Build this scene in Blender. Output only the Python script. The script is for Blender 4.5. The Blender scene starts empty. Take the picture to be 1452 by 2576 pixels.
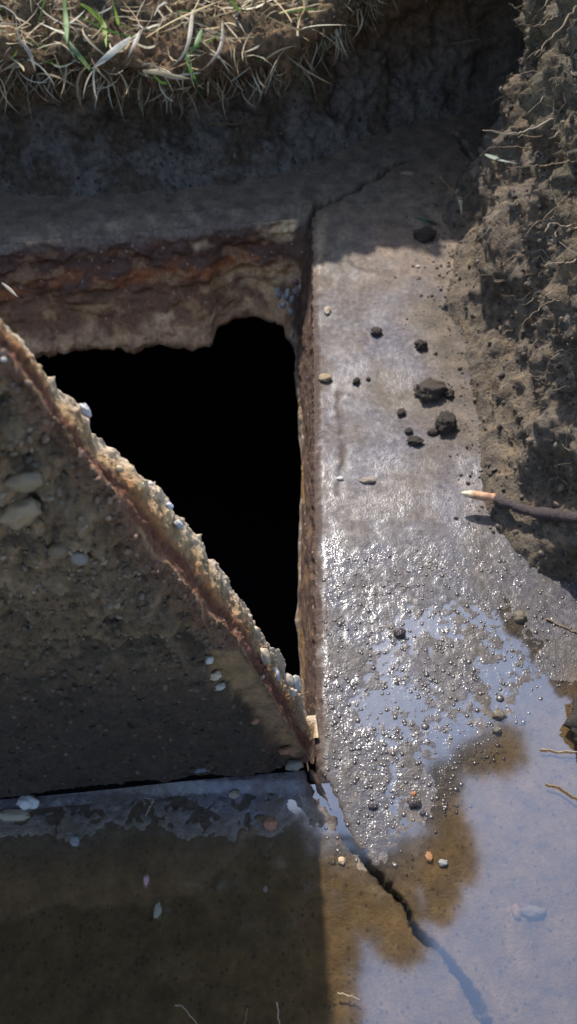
import bpy, bmesh, math, random
import numpy as np
from mathutils import Vector, Matrix

# ------------------------------------------------------------------ camera, sky, sun, exposure
SC = bpy.context.scene
COL = SC.collection
H = 0.75                       # camera height above the concrete, metres
PITCH = 54.0                   # degrees below the horizon
F = 2022.0                     # focal length in pixels of a 1452 x 2576 picture
PW, PH = 1452.0, 2576.0
SUN_EL, SUN_AZ = 49.0, -18.0   # azimuth measured from straight ahead (+y), negative = left

cam_d = bpy.data.cameras.new('camera'); cam = bpy.data.objects.new('camera', cam_d)
COL.objects.link(cam); SC.camera = cam
cam.location = (0, 0, H); cam.rotation_euler = (math.radians(90 - PITCH), 0, 0)
cam_d.sensor_fit = 'VERTICAL'; cam_d.angle_y = 2 * math.atan(PH / 2 / F)
cam_d.clip_start = 0.01; cam_d.clip_end = 500
cam_d.dof.use_dof = True; cam_d.dof.focus_distance = 0.64; cam_d.dof.aperture_fstop = 6.5

W = bpy.data.worlds.new('World'); SC.world = W; W.use_nodes = True
nt = W.node_tree
sky = nt.nodes.new('ShaderNodeTexSky'); sky.sky_type = 'NISHITA'; sky.sun_disc = False
sky.sun_elevation = math.radians(SUN_EL); sky.sun_rotation = math.radians(SUN_AZ)
sky.dust_density = 1.0; sky.ozone_density = 1.0
nt.links.new(sky.outputs[0], nt.nodes['Background'].inputs[0])
nt.nodes['Background'].inputs[1].default_value = 0.15

sd = bpy.data.lights.new('sun', 'SUN'); sun = bpy.data.objects.new('sun', sd); COL.objects.link(sun)
sd.energy = 3.0; sd.angle = math.radians(1.5); sd.color = (1.0, 0.95, 0.89)
_e, _a = math.radians(SUN_EL), math.radians(SUN_AZ)
SUNDIR = Vector((math.cos(_e) * math.sin(_a), math.cos(_e) * math.cos(_a), math.sin(_e)))
sun.rotation_euler = SUNDIR.to_track_quat('Z', 'Y').to_euler()
sun.location = (-1, 4, 6)

SC.view_settings.view_transform = 'Standard'; SC.view_settings.look = 'None'
SC.view_settings.gamma = 1.0; SC.view_settings.use_curve_mapping = False
SC.view_settings.exposure = 1.08
SC.cycles.use_denoising = True
SC.cycles.max_bounces = 8; SC.cycles.transparent_max_bounces = 12

# ------------------------------------------------------------------ pixel <-> place
_c, _s = math.cos(math.radians(PITCH)), math.sin(math.radians(PITCH))
CAM = np.array([0.0, 0.0, H])
RIGHT = np.array([1.0, 0, 0]); UP = np.array([0, _s, _c]); FWD = np.array([0, _c, -_s])
def ray(px, py):
    d = FWD + RIGHT * ((px - PW / 2) / F) + UP * ((PH / 2 - py) / F)
    return d / np.linalg.norm(d)
def on_z(px, py, z=0.0):
    d = ray(px, py); t = (z - H) / d[2]; return CAM + d * t
def on_plane(px, py, p0, n):
    d = ray(px, py); t = np.dot(p0 - CAM, n) / np.dot(d, n); return CAM + d * t
def to_px(P):
    Q = np.asarray(P) - CAM
    dep = Q @ FWD; dep = np.where(np.abs(dep) < 1e-3, 1e-3, dep)
    return PW / 2 + F * (Q @ RIGHT) / dep, PH / 2 - F * (Q @ UP) / dep
def px_size(px, py, n, z=0.0):                     # n pixels in metres at that place
    p = on_z(px, py, z); return n * np.dot(p - CAM, FWD) / F

# ------------------------------------------------------------------ noise (numpy)
_rng = np.random.default_rng(7)
_PERM = _rng.permutation(512).astype(np.int64); _PERM = np.concatenate([_PERM, _PERM, _PERM])
_G = _rng.normal(size=(512, 3)); _G /= np.linalg.norm(_G, axis=1)[:, None]
def gnoise(x, y, z=0.0):
    x, y, z = np.broadcast_arrays(np.asarray(x, float), np.asarray(y, float), np.asarray(z, float))
    xi, yi, zi = np.floor(x), np.floor(y), np.floor(z)
    xf, yf, zf = x - xi, y - yi, z - zi
    xi, yi, zi = xi.astype(np.int64) & 511, yi.astype(np.int64) & 511, zi.astype(np.int64) & 511
    u, v, w = [f * f * f * (f * (f * 6 - 15) + 10) for f in (xf, yf, zf)]
    def g(i, j, k):
        h = _PERM[_PERM[_PERM[(xi + i) & 511] + ((yi + j) & 511)] + ((zi + k) & 511)] & 511
        gr = _G[h]
        return gr[..., 0] * (xf - i) + gr[..., 1] * (yf - j) + gr[..., 2] * (zf - k)
    def L(a, b, t): return a + (b - a) * t
    return 1.6 * L(L(L(g(0,0,0), g(1,0,0), u), L(g(0,1,0), g(1,1,0), u), v),
                   L(L(g(0,0,1), g(1,0,1), u), L(g(0,1,1), g(1,1,1), u), v), w)
def fbm(x, y, z=0.0, o=4, gain=0.5):
    s, a = 0.0, 1.0
    for i in range(o):
        s = s + a * gnoise(np.asarray(x) * 2**i + 17.3 * i, np.asarray(y) * 2**i + 5.1 * i, np.asarray(z) * 2**i + 9.7 * i); a *= gain
    return s
def sstep(a, b, x):
    t = np.clip((np.asarray(x, float) - a) / (b - a), 0, 1); return t * t * (3 - 2 * t)
def poly_dist(X, Y, pts):
    """distance to a polyline and its side (+ on the left of its direction)"""
    best = np.full(np.shape(X), 1e9); side = np.zeros(np.shape(X)); arc = np.zeros(np.shape(X)); acc = 0.0
    for (ax, ay), (bx, by) in zip(pts[:-1], pts[1:]):
        dx, dy = bx - ax, by - ay; l2 = dx * dx + dy * dy + 1e-12; l = math.sqrt(l2)
        t = np.clip(((X - ax) * dx + (Y - ay) * dy) / l2, 0, 1)
        ex, ey = X - (ax + t * dx), Y - (ay + t * dy)
        d = np.hypot(ex, ey); m = d < best
        best = np.where(m, d, best); side = np.where(m, np.sign(dx * ey - dy * ex), side); arc = np.where(m, acc + t * l, arc)
        acc += l
    return best, side, arc / acc
def in_poly(X, Y, pts):
    r = np.zeros(np.shape(X), bool); n = len(pts)
    for i in range(n):
        (ax, ay), (bx, by) = pts[i], pts[(i + 1) % n]
        c = ((ay > Y) != (by > Y)) & (X < (bx - ax) * (Y - ay) / (by - ay + 1e-12) + ax); r ^= c
    return r
def soft_poly(X, Y, pts, w):
    d, _, _ = poly_dist(X, Y, pts + [pts[0]]); return sstep(-w, w, np.where(in_poly(X, Y, pts), d, -d))

# ------------------------------------------------------------------ mesh and material helpers
def np_mesh(name, V, faces, smooth=True, cols=None, wet=None):
    me = bpy.data.meshes.new(name)
    V = np.asarray(V, np.float32).reshape(-1, 3); Fc = np.asarray(faces, np.int32); k = Fc.shape[1]
    me.vertices.add(len(V)); me.vertices.foreach_set('co', V.ravel())
    me.loops.add(Fc.size); me.loops.foreach_set('vertex_index', Fc.ravel())
    me.polygons.add(len(Fc)); me.polygons.foreach_set('loop_start', np.arange(0, Fc.size, k, dtype=np.int32))
    me.polygons.foreach_set('loop_total', np.full(len(Fc), k, np.int32))
    if smooth: me.polygons.foreach_set('use_smooth', np.ones(len(Fc), bool))
    if cols is not None:
        at = me.attributes.new('Tint', 'FLOAT_COLOR', 'POINT')
        c = np.ones((len(V), 4), np.float32); c[:, :3] = np.asarray(cols, np.float32).reshape(-1, 3); at.data.foreach_set('color', c.ravel())
    if wet is not None:
        at = me.attributes.new('Wet', 'FLOAT', 'POINT'); at.data.foreach_set('value', np.asarray(wet, np.float32).ravel())
    me.update(calc_edges=True); me.validate(); return me
def grid_faces(nu, nv, keep=None, closed_u=False):
    i = np.arange(nu if closed_u else nu - 1)[:, None]; j = np.arange(nv - 1)[None, :]
    a = i * nv + j; b = ((i + 1) % nu) * nv + j
    f = np.stack([a + 0 * j, b + 0 * j, b + 1, a + 1], -1)
    if keep is not None: f = f[keep]
    return f.reshape(-1, 4)
def obj(name, me, mat, parent=None):
    if mat is not None and len(me.materials) == 0: me.materials.append(mat)
    o = bpy.data.objects.new(name, me); COL.objects.link(o)
    if parent is not None: o.parent = parent
    return o
def empty(name, loc):
    o = bpy.data.objects.new(name, None); COL.objects.link(o); o.location = loc; o.empty_display_size = 0.03; return o
def tag(o, label=None, cat=None, group=None, kind=None):
    if label: o['label'] = label
    if cat: o['category'] = cat
    if group: o['group'] = group
    if kind: o['kind'] = kind
    return o
def adopt(o, root):                                # child keeps world coordinates although the root has moved
    o.parent = root; o.matrix_parent_inverse = Matrix.Translation(root.location).inverted(); return o

def material(name, base=(0.2, 0.2, 0.2), rough=0.9, tint=False, wet=None, var=0.25, vscale=120, bump=0.3, bscale=400,
             bdist=0.002, spec=0.5, fleck=None, sss=0.0, trans=0.0, bump2=None, coat=None):
    m = bpy.data.materials.new(name); m.use_nodes = True; t = m.node_tree; N = t.nodes; L = t.links
    p = N['Principled BSDF']; tc = N.new('ShaderNodeTexCoord')
    if tint:
        a = N.new('ShaderNodeAttribute'); a.attribute_name = 'Tint'; col = a.outputs['Color']
    else:
        r = N.new('ShaderNodeRGB'); r.outputs[0].default_value = (*base, 1); col = r.outputs[0]
    n1 = N.new('ShaderNodeTexNoise'); n1.inputs['Scale'].default_value = vscale; n1.inputs['Detail'].default_value = 6; n1.inputs['Roughness'].default_value = 0.7
    L.new(tc.outputs['Object'], n1.inputs['Vector'])
    mr = N.new('ShaderNodeMapRange'); mr.inputs[1].default_value = 0.3; mr.inputs[2].default_value = 0.7
    mr.inputs[3].default_value = 1 - var; mr.inputs[4].default_value = 1 + var; L.new(n1.outputs[0], mr.inputs[0])
    mx = N.new('ShaderNodeMix'); mx.data_type = 'RGBA'; mx.blend_type = 'MULTIPLY'; mx.inputs[0].default_value = 1
    L.new(col, mx.inputs[6]); L.new(mr.outputs[0], mx.inputs[7]); col = mx.outputs[2]
    if fleck:
        for (fc, fs, thr, k) in fleck:
            v = N.new('ShaderNodeTexVoronoi'); v.inputs['Scale'].default_value = fs; L.new(tc.outputs['Object'], v.inputs['Vector'])
            sep = N.new('ShaderNodeSeparateColor'); L.new(v.outputs['Color'], sep.inputs[0])
            g1 = N.new('ShaderNodeMath'); g1.operation = 'GREATER_THAN'; g1.inputs[1].default_value = thr; L.new(sep.outputs[0], g1.inputs[0])
            g2 = N.new('ShaderNodeMapRange'); g2.inputs[1].default_value = 0.25; g2.inputs[2].default_value = 0.5; g2.inputs[3].default_value = k; g2.inputs[4].default_value = 0
            L.new(v.outputs['Distance'], g2.inputs[0])
            ml = N.new('ShaderNodeMath'); ml.operation = 'MULTIPLY'; L.new(g1.outputs[0], ml.inputs[0]); L.new(g2.outputs[0], ml.inputs[1])
            mm = N.new('ShaderNodeMix'); mm.data_type = 'RGBA'; L.new(ml.outputs[0], mm.inputs[0]); L.new(col, mm.inputs[6]); mm.inputs[7].default_value = (*fc, 1); col = mm.outputs[2]
    L.new(col, p.inputs['Base Color'])
    p.inputs['Specular IOR Level'].default_value = spec
    if wet:
        a = N.new('ShaderNodeAttribute'); a.attribute_name = 'Wet'
        r = N.new('ShaderNodeMapRange'); r.inputs[3].default_value = rough; r.inputs[4].default_value = wet; L.new(a.outputs['Fac'], r.inputs[0])
        L.new(r.outputs[0], p.inputs['Roughness'])
    else: p.inputs['Roughness'].default_value = rough
    n2 = N.new('ShaderNodeTexNoise'); n2.inputs['Scale'].default_value = bscale; n2.inputs['Detail'].default_value = 5; n2.inputs['Roughness'].default_value = 0.65
    L.new(tc.outputs['Object'], n2.inputs['Vector'])
    b = N.new('ShaderNodeBump'); b.inputs['Strength'].default_value = bump; b.inputs['Distance'].default_value = bdist
    L.new(n2.outputs[0], b.inputs['Height']); nrm = b.outputs[0]
    if bump2:
        s2, k2, d2 = bump2
        v = N.new('ShaderNodeTexVoronoi'); v.inputs['Scale'].default_value = s2; v.feature = 'SMOOTH_F1'; L.new(tc.outputs['Object'], v.inputs['Vector'])
        iv = N.new('ShaderNodeMath'); iv.operation = 'SUBTRACT'; iv.inputs[0].default_value = 1; L.new(v.outputs['Distance'], iv.inputs[1])
        bb = N.new('ShaderNodeBump'); bb.inputs['Strength'].default_value = k2; bb.inputs['Distance'].default_value = d2
        L.new(iv.outputs[0], bb.inputs['Height']); L.new(nrm, bb.inputs['Normal']); nrm = bb.outputs[0]
    L.new(nrm, p.inputs['Normal'])
    if coat:                                        # film of water: (weight dry, weight wet, ior, rough dry, rough wet)
        a = N.new('ShaderNodeAttribute'); a.attribute_name = 'Wet'
        for sock, lo_, hi_ in (('Coat Weight', coat[0], coat[1]), ('Coat Roughness', coat[3], coat[4])):
            r = N.new('ShaderNodeMapRange'); r.inputs[3].default_value = lo_; r.inputs[4].default_value = hi_; L.new(a.outputs['Fac'], r.inputs[0]); L.new(r.outputs[0], p.inputs[sock])
        p.inputs['Coat IOR'].default_value = coat[2]
        n3 = N.new('ShaderNodeTexNoise'); n3.inputs['Scale'].default_value = 470; n3.inputs['Detail'].default_value = 2; L.new(tc.outputs['Object'], n3.inputs['Vector'])
        b3 = N.new('ShaderNodeBump'); b3.inputs['Strength'].default_value = 0.52; b3.inputs['Distance'].default_value = 0.0012; L.new(n3.outputs[0], b3.inputs['Height']); L.new(b3.outputs[0], p.inputs['Coat Normal'])
    if trans: p.inputs['Transmission Weight'].default_value = trans
    if sss:
        p.inputs['Subsurface Weight'].default_value = sss; p.inputs['Subsurface Radius'].default_value = (0.01, 0.008, 0.006); p.inputs['Subsurface Scale'].default_value = 0.2
    return m

M_slab = material('wet_concrete', rough=0.7, wet=0.6, tint=True, var=0.3, vscale=160, bump=0.8, bscale=420, bdist=0.0022, spec=0.4, coat=(0.0, 1.0, 1.70, 0.5, 0.17),
                  fleck=[((0.22, 0.175, 0.13), 260, 0.9, 0.5), ((0.035, 0.028, 0.024), 240, 0.85, 0.6)])
M_rim = material('rusty_concrete', tint=True, rough=0.8, var=0.45, vscale=150, bump=0.8, bscale=420, bdist=0.003,
                 fleck=[((0.42, 0.34, 0.25), 190, 0.93, 0.7), ((0.3, 0.11, 0.03), 130, 0.92, 0.5)])
M_lid = material('muddy_concrete', tint=True, rough=0.85, var=0.4, vscale=190, bump=0.9, bscale=460, bdist=0.003,
                 fleck=[((0.17, 0.125, 0.085), 240, 0.92, 0.7), ((0.02, 0.016, 0.013), 200, 0.85, 0.6)])
M_soil = material('soil', tint=True, rough=0.97, var=0.5, vscale=110, bump=1.0, bscale=330, bdist=0.005, spec=0.2,
                  fleck=[((0.17, 0.125, 0.085), 220, 0.9, 0.6), ((0.018, 0.014, 0.012), 170, 0.86, 0.6)])
M_dark = material('tank_inside', (0.012, 0.010, 0.009), 0.9)  # near-black so the colour itself deepens the shade in the hole
M_clod = material('clod_soil', (0.095, 0.073, 0.055), 0.9, var=0.5, vscale=300, bump=1.0, bscale=500, bdist=0.004)
M_grit = material('wet_grit', (0.085, 0.066, 0.050), 0.5, var=0.5, vscale=60, bump=0.05, spec=0.3)
_p = M_grit.node_tree.nodes['Principled BSDF']; _p.inputs['Coat Weight'].default_value = 1.0; _p.inputs['Coat IOR'].default_value = 2.0; _p.inputs['Coat Roughness'].default_value = 0.25
M_root = material('root', (0.17, 0.115, 0.062), 0.8, var=0.3, vscale=300)
M_bark = material('bark', (0.055, 0.038, 0.034), 0.65, var=0.5, vscale=350, bump=0.9, bscale=500, bdist=0.003)

# water: a clear sheet that mirrors the sky and lets the bottom show
M_water = bpy.data.materials.new('water'); M_water.use_nodes = True
_t = M_water.node_tree; _N = _t.nodes; _L = _t.links; _N.remove(_N['Principled BSDF'])
_tr = _N.new('ShaderNodeBsdfTransparent'); _tr.inputs[0].default_value = (0.93, 0.88, 0.79, 1)
_gl = _N.new('ShaderNodeBsdfGlossy'); _gl.inputs['Roughness'].default_value = 0.06
_ge = _N.new('ShaderNodeNewGeometry'); _dt = _N.new('ShaderNodeVectorMath'); _dt.operation = 'DOT_PRODUCT'
_L.new(_ge.outputs['Incoming'], _dt.inputs[0]); _L.new(_ge.outputs['Normal'], _dt.inputs[1])
def _mth(op, a, b=None):
    q_ = _N.new('ShaderNodeMath'); q_.operation = op
    for i_, v_ in enumerate((a, b)):
        if v_ is None: continue
        if isinstance(v_, (int, float)): q_.inputs[i_].default_value = v_
        else: _L.new(v_, q_.inputs[i_])
    return q_
_cs = _mth('ABSOLUTE', _dt.outputs['Value']); _p5 = _mth('POWER', _mth('SUBTRACT', 1.0, _cs.outputs[0]).outputs[0], 5.0)
_fr = _mth('ADD', _mth('MULTIPLY', _p5.outputs[0], 0.65).outputs[0], 0.35)      # the same from both sides of the sheet
_mx = _N.new('ShaderNodeMixShader'); _L.new(_fr.outputs[0], _mx.inputs[0]); _L.new(_tr.outputs[0], _mx.inputs[1]); _L.new(_gl.outputs[0], _mx.inputs[2])
_tc = _N.new('ShaderNodeTexCoord'); _nz = _N.new('ShaderNodeTexNoise'); _nz.inputs['Scale'].default_value = 9; _L.new(_tc.outputs['Object'], _nz.inputs[0])
_bp = _N.new('ShaderNodeBump'); _bp.inputs['Strength'].default_value = 0.04; _bp.inputs['Distance'].default_value = 0.01
_L.new(_nz.outputs[0], _bp.inputs['Height']); _L.new(_bp.outputs[0], _gl.inputs['Normal'])
_L.new(_mx.outputs[0], _N['Material Output'].inputs[0])

# ------------------------------------------------------------------ the concrete tank top (water level is z = 0)
Cn = on_z(797, 1940); Cf = on_z(786, 548)           # near and far corner of the opening on its right side
An = on_z(0, 2012); Af = on_z(0, 616)
sl_n = (Cn[1] - An[1]) / (Cn[0] - An[0]); sl_f = (Cf[1] - Af[1]) / (Cf[0] - Af[0])
TN, TF = Cn[1], Cf[1]
def warp(s, t):
    k = np.clip((t - TN) / (TF - TN), 0, 1)
    rx = Cn[0] + (Cf[0] - Cn[0]) * k
    sl = sl_n + (sl_f - sl_n) * k
    return s + rx, t + sl * np.clip(s, -0.9, 0.12)
def unwarp(x, y):
    t = np.array(y, float); s = np.zeros_like(t)
    for _ in range(6):
        k = np.clip((t - TN) / (TF - TN), 0, 1); s = x - (Cn[0] + (Cf[0] - Cn[0]) * k)
        t = y - (sl_n + (sl_f - sl_n) * k) * np.clip(s, -0.9, 0.12)
    return s, t
def gpl(pts): return [tuple(on_z(*p)[:2]) for p in pts]

SHORE = gpl([(2300, 1640), (1700, 1680), (1452, 1715), (1330, 1765), (1240, 1830), (1180, 1930), (1130, 2000), (1060, 2080), (1010, 2160),
             (960, 2215), (900, 2185), (845, 2140), (790, 2110), (700, 2085), (560, 2078), (400, 2085), (200, 2098), (0, 2075), (-600, 2100), (-3000, 2150)])
CRACK = gpl([(772, 1945), (800, 2008), (850, 2052), (868, 2108), (918, 2160), (952, 2205), (1002, 2252), (1040, 2320), (1098, 2388), (1150, 2440), (1190, 2492), (1235, 2590)])
CRACK2 = gpl([(797, 1932), (826, 1992), (846, 2030), (862, 2075), (880, 2118)])
CRACK3 = gpl([(784, 550), (805, 530), (850, 515), (872, 500), (900, 489), (922, 470), (950, 460), (985, 432), (1022, 418)])
CRACK4 = gpl([(1145, 355), (1162, 378), (1172, 400), (1188, 415)])
FLAKE = [(0, 0)]

def slab_height(x, y):
    """height of the concrete over the water level"""
    s, t = unwarp(x, y)
    d, side, _ = poly_dist(x, y, SHORE)
    d = d * np.where(side < 0, 1, -1)                # + dry
    px, py = to_px(np.stack([x, y, 0 * x], -1))
    n1 = fbm(x * 9, y * 9, 3.0, 3); n2 = fbm(x * 45, y * 45, 1.0, 3); n3 = fbm(x * 170, y * 170, 5.0, 2)
    film = sstep(1380, 1480, py) * sstep(800, 830, px)            # the strip where grains stand out of a thin film
    h = np.where(d > 0, 0.0012 * sstep(0, 0.03, d) + 0.012 * np.clip(d - 0.12, 0, 1), 0.055 * np.clip(d, -0.5, 0))
    h = np.maximum(h, -0.016)
    h += 0.0010 * n1 + 0.0004 * n2 + 0.00022 * n3 * (1 + 0.3 * film)
    h += 0.0008 * sstep(0.02, 0.0, np.abs(s)) * sstep(TN - 0.01, TN + 0.02, t)
    h += 0.004 * sstep(0.035, 0.006, np.abs(t - TN)) * sstep(0.02, -0.01, s)       # dry lip under the lid
    # film of water between the grains just off the lid
    band = sstep(1965, 2000, py) * sstep(2110, 2070, py) * sstep(800, 760, px)
    h = h * (1 - band) + band * (0.0001 + 0.0008 * n2 + 0.0005 * n3)
    fz = soft_poly(px, py, [(830, 1500), (900, 1430), (1050, 1400), (1220, 1440), (1340, 1540), (1380, 1650), (1330, 1740), (1230, 1840), (1100, 2000), (980, 2130), (900, 2060), (850, 1800)], 70)
    h = h * (1 - 0.8 * fz) + 0.8 * fz * (-0.00030 + 0.00055 * gnoise(x * 120, y * 100, 3.3) + 0.00030 * n3 + 0.0006 * n1 + 0.0005 * sstep(960, 830, px) + 0.0005 * sstep(1560, 1440, py))
    wob = 0.0030 * gnoise(x * 60, y * 60, 8.0) + 0.0024 * gnoise(x * 170, y * 170, 4.0)
    dc, sd_, ar = poly_dist(x + wob, y + wob, CRACK)
    wdt = 0.0016 + 0.0013 * np.exp(-((ar - 0.40) / 0.12) ** 2) + 0.0020 * sstep(0.6, 1.0, ar)
    h += 0.0006 * np.exp(-((dc - 0.006) / 0.009) ** 2) * (sd_ < 0) * sstep(0.22, 0.4, ar) * sstep(0.62, 0.5, ar) * (0.7 + 0.6 * n2)    # the piece left of the crack stands up
    h -= 0.020 * np.exp(-(dc / wdt) ** 6)
    dc, _, _ = poly_dist(x + wob, y, CRACK2); h -= 0.006 * np.exp(-(dc / 0.0026) ** 4)
    dc, _, ar = poly_dist(x + wob * 1.4, y - wob, CRACK3); h -= 0.03 * np.exp(-(dc / (0.0050 - 0.0020 * ar)) ** 6)
    dc, _, _ = poly_dist(x + wob, y, CRACK4); h -= 0.02 * np.exp(-(dc / 0.004) ** 4)
    # a shallow scar running beside the rim, the rim itself worn
    dc, _, _ = poly_dist(x + wob, y, gpl([(852, 1000), (858, 1080), (866, 1170), (850, 1245)])); h -= 0.0012 * np.exp(-(dc / 0.004) ** 2)
    r = np.where(s > -0.001, np.abs(s), 1.0); r = np.where((t > TN) & (t < TF), r, 1.0)
    h -= 0.004 * sstep(0.011 + 0.004 * n2, 0.0, r)
    r = np.where((s < 0.004) & (t > TF - 0.001), np.abs(t - TF), 1.0)
    h -= 0.010 * sstep(0.03 + 0.02 * n2, 0.0, r)
    return h

def slab_tint(x, y):
    s, t = unwarp(x, y); px, py = to_px(np.stack([x, y, 0 * x], -1))
    n = fbm(x * 12, y * 12, 2.0, 4)[..., None]; m = fbm(x * 40, y * 40, 7.0, 4)[..., None]; q = fbm(x * 5, y * 5, 11., 3)[..., None]
    grey = np.array([0.112, 0.100, 0.112]); warm = np.array([0.112, 0.086, 0.064]); sand = np.array([0.205, 0.136, 0.060]); pale = np.array([0.20, 0.165, 0.14])
    c = grey + (warm - grey) * np.clip(0.45 + 0.7 * n, 0, 1)
    c = c + (pale - c) * np.clip(0.9 * m - 0.25, 0, 0.7)
    g = fbm(x * 130, y * 130, 4.0, 3)[..., None]; b = fbm(x * 22, y * 10, 14.0, 4)[..., None]
    c = c * (1 + 0.38 * g); c = c + (pale * 1.1 - c) * sstep(0.35, 0.7, g) * 0.5
    c = c + (np.array([0.095, 0.068, 0.046]) - c) * np.clip(1.5 * b - 0.25, 0, 0.6)
    d, side, _ = poly_dist(x, y, SHORE); d = (d * np.where(side < 0, 1, -1))[..., None]
    under = sstep(0.03, -0.03, d)
    c = c + (sand * (1 + 0.35 * m) - c) * under * 0.85
    wetz = (sstep(1250, 1450, py) * sstep(800, 830, px))[..., None] * (1 - under)
    c = c * (1 - 0.42 * wetz)
    # lavender-grey smear of cement along the rim, brown crust toward the right bank
    bank = sstep(960, 1160, px)[..., None] * sstep(1330, 950, py)[..., None]
    c = c + (np.array([0.105, 0.078, 0.053]) * (1 + 0.5 * m) - c) * np.clip(bank * (0.75 + 0.9 * n), 0, 1)
    rr = np.where((s > -0.01) & (t > TN - 0.03) & (t < TF), np.abs(s), 1.0)[..., None]
    c = c + (np.array([0.060, 0.034, 0.022]) * (1 + 0.6 * g) - c) * sstep(0.017, 0.003, rr + 0.010 * m + 0.006 * n)
    dc, _, _ = poly_dist(x + 0.004 * m[..., 0], y, gpl([(852, 1000), (858, 1080), (866, 1170), (850, 1245)]))
    c = c + (np.array([0.062, 0.042, 0.032]) - c) * np.exp(-(dc / 0.007) ** 2)[..., None] * np.clip(0.7 + 1.5 * m, 0, 1)
    # pale chip at the far corner of the opening
    chip = soft_poly(px, py, [(800, 550), (822, 548), (822, 600), (808, 660), (798, 670), (796, 600)], 8)[..., None]
    c = c + (np.array([0.42, 0.31, 0.18]) - c) * chip
    chip = soft_poly(px, py, [(648, 556), (720, 540), (748, 545), (735, 575), (690, 598), (650, 575)], 10)[..., None]
    c = c + (np.array([0.45, 0.34, 0.25]) - c) * chip * np.clip(0.6 + m, 0, 1)
    for pg in ([(40, 604), (110, 598), (150, 594), (150, 602), (80, 612), (45, 612)], [(185, 598), (215, 596), (212, 608), (190, 606)],
               [(440, 540), (540, 515), (560, 525), (470, 545)], [(240, 575), (300, 570), (298, 578), (250, 582)]):
        c = c + (np.array([0.40, 0.31, 0.21]) - c) * soft_poly(px, py, pg, 5)[..., None] * np.clip(0.7 + m, 0, 1)
    # green-grey bloom by the corner
    bl = soft_poly(px, py, [(830, 560), (900, 600), (890, 680), (835, 690)], 25)[..., None]
    c = c + (np.array([0.10, 0.125, 0.115]) - c) * bl * 0.5
    # bared concrete along the wide part of the crack
    dc, sd_, ar = poly_dist(x, y, CRACK)
    e = (np.exp(-((dc - 0.010) / 0.006) ** 2) * (sd_ < 0) * sstep(0.1, 0.25, ar) * sstep(0.62, 0.5, ar))[..., None]
    c = c + (np.array([0.23, 0.165, 0.095]) - c) * e * np.clip(0.1 + 1.8 * m, 0, 0.8)
    e = (np.exp(-(dc / 0.006) ** 2) * sstep(0.35, 0.0, ar))[..., None]
    c = c + (np.array([0.10, 0.05, 0.028]) - c) * e * 0.8
    for cr_, w_ in ((CRACK, 0.003), (CRACK2, 0.002), (CRACK3, 0.0036), (CRACK4, 0.003)):
        dc, _, _ = poly_dist(x + 0.003 * gnoise(x * 60, y * 60, 8.0), y, cr_); c = c + (np.array([0.022, 0.015, 0.012]) - c) * np.exp(-(dc / w_) ** 4)[..., None] * 0.9
    far = sstep(800, 560, py)[..., None]
    c = c * (1 - 0.7 * far) + np.array([0.25, 0.175, 0.108]) * (1 + 0.5 * m) * 0.7 * far  # far end lifted and warmed in colour to offset its bluish shade
    return np.clip(c, 0.01, 0.8)
def slab_wet(x, y):
    px, py = to_px(np.stack([x, y, 0 * x], -1)); n = fbm(x * 14, y * 14, 21., 3)
    w = np.clip(0.12 * sstep(600, 700, py) + 0.22 * sstep(700, 950, py) + 0.66 * sstep(1150, 1450, py) + 0.30 * n - 0.35 * sstep(960, 1120, px) * sstep(1250, 900, py), 0, 1)
    s, t = unwarp(x, y); rr = np.where((t > TN - 0.01) & (t < TF + 0.02), np.abs(s), 1.0)
    w = w * sstep(0.004, 0.013, rr + 0.004 * n) * (0.30 + 0.70 * sstep(-0.40, 0.30, fbm(x * 30, y * 24, 31., 3) + 0.4 * fbm(x * 110, y * 110, 35., 2)))
    dc, _, _ = poly_dist(x, y, gpl([(852, 1000), (858, 1080), (866, 1170), (850, 1245)])); w = w * (0.5 + 0.5 * sstep(0.002, 0.008, dc))
    w = w * sstep(-0.0016, -0.0002, slab_height(x, y))
    for cr_ in (CRACK, CRACK2): w = w * (0.3 + 0.7 * sstep(0.004, 0.012, poly_dist(x, y, cr_)[0]))
    return w

def axis_(pieces):
    out = []
    for a, b, st in pieces: out.append(np.arange(a, b - st * 0.3, st))
    out.append(np.array([pieces[-1][1]])); return np.concatenate(out)
S_ = axis_([(-0.95, -0.42, 0.03), (-0.42, 0.0, 0.0018), (0.0, 0.36, 0.0018), (0.36, 0.56, 0.005), (0.56, 1.0, 0.03)])
T_ = axis_([(-0.75, 0.0, 0.03), (0.0, TN, 0.0018), (TN, 0.72, 0.0018), (0.72, TF, 0.0032), (TF, 1.5, 0.0026), (1.5, 1.75, 0.01), (1.75, 1.95, 0.05)])
SS, TT = np.meshgrid(S_, T_, indexing='ij'); X, Y = warp(SS, TT)
Z = slab_height(X, Y)
jag = 0.0025 * fbm(TT * 70, TT * 0, 6.0, 3) + 0.0012 * gnoise(TT * 300, 0, 2.0)       # the rim is not a ruled line
Xj = X + jag * sstep(0.03, 0.0, np.abs(SS)) * sstep(TN, TN + 0.02, TT) * sstep(TF, TF - 0.02, TT)
jagf = 0.004 * fbm(SS * 50, SS * 0, 16.0, 4)
Yj = Y + jagf * sstep(0.04, 0.0, np.abs(TT - TF)) * sstep(0.0, -0.03, SS)
cs = 0.5 * (S_[1:] + S_[:-1])[:, None]; ct = 0.5 * (T_[1:] + T_[:-1])[None, :]
keep = ~((cs < 0) & (ct > TN) & (ct < TF))
slab_root = tag(empty('tank_top', (0.2, 0.5, 0.0)), 'cracked wet concrete tank top with a square opening, exposed at the bottom of the pit', 'concrete slab')
me = np_mesh('slab', np.stack([Xj, Yj, Z], -1), grid_faces(len(S_), len(T_), keep), cols=slab_tint(X, Y), wet=slab_wet(X, Y))
used = np.zeros(len(S_) * len(T_), bool)
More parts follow.
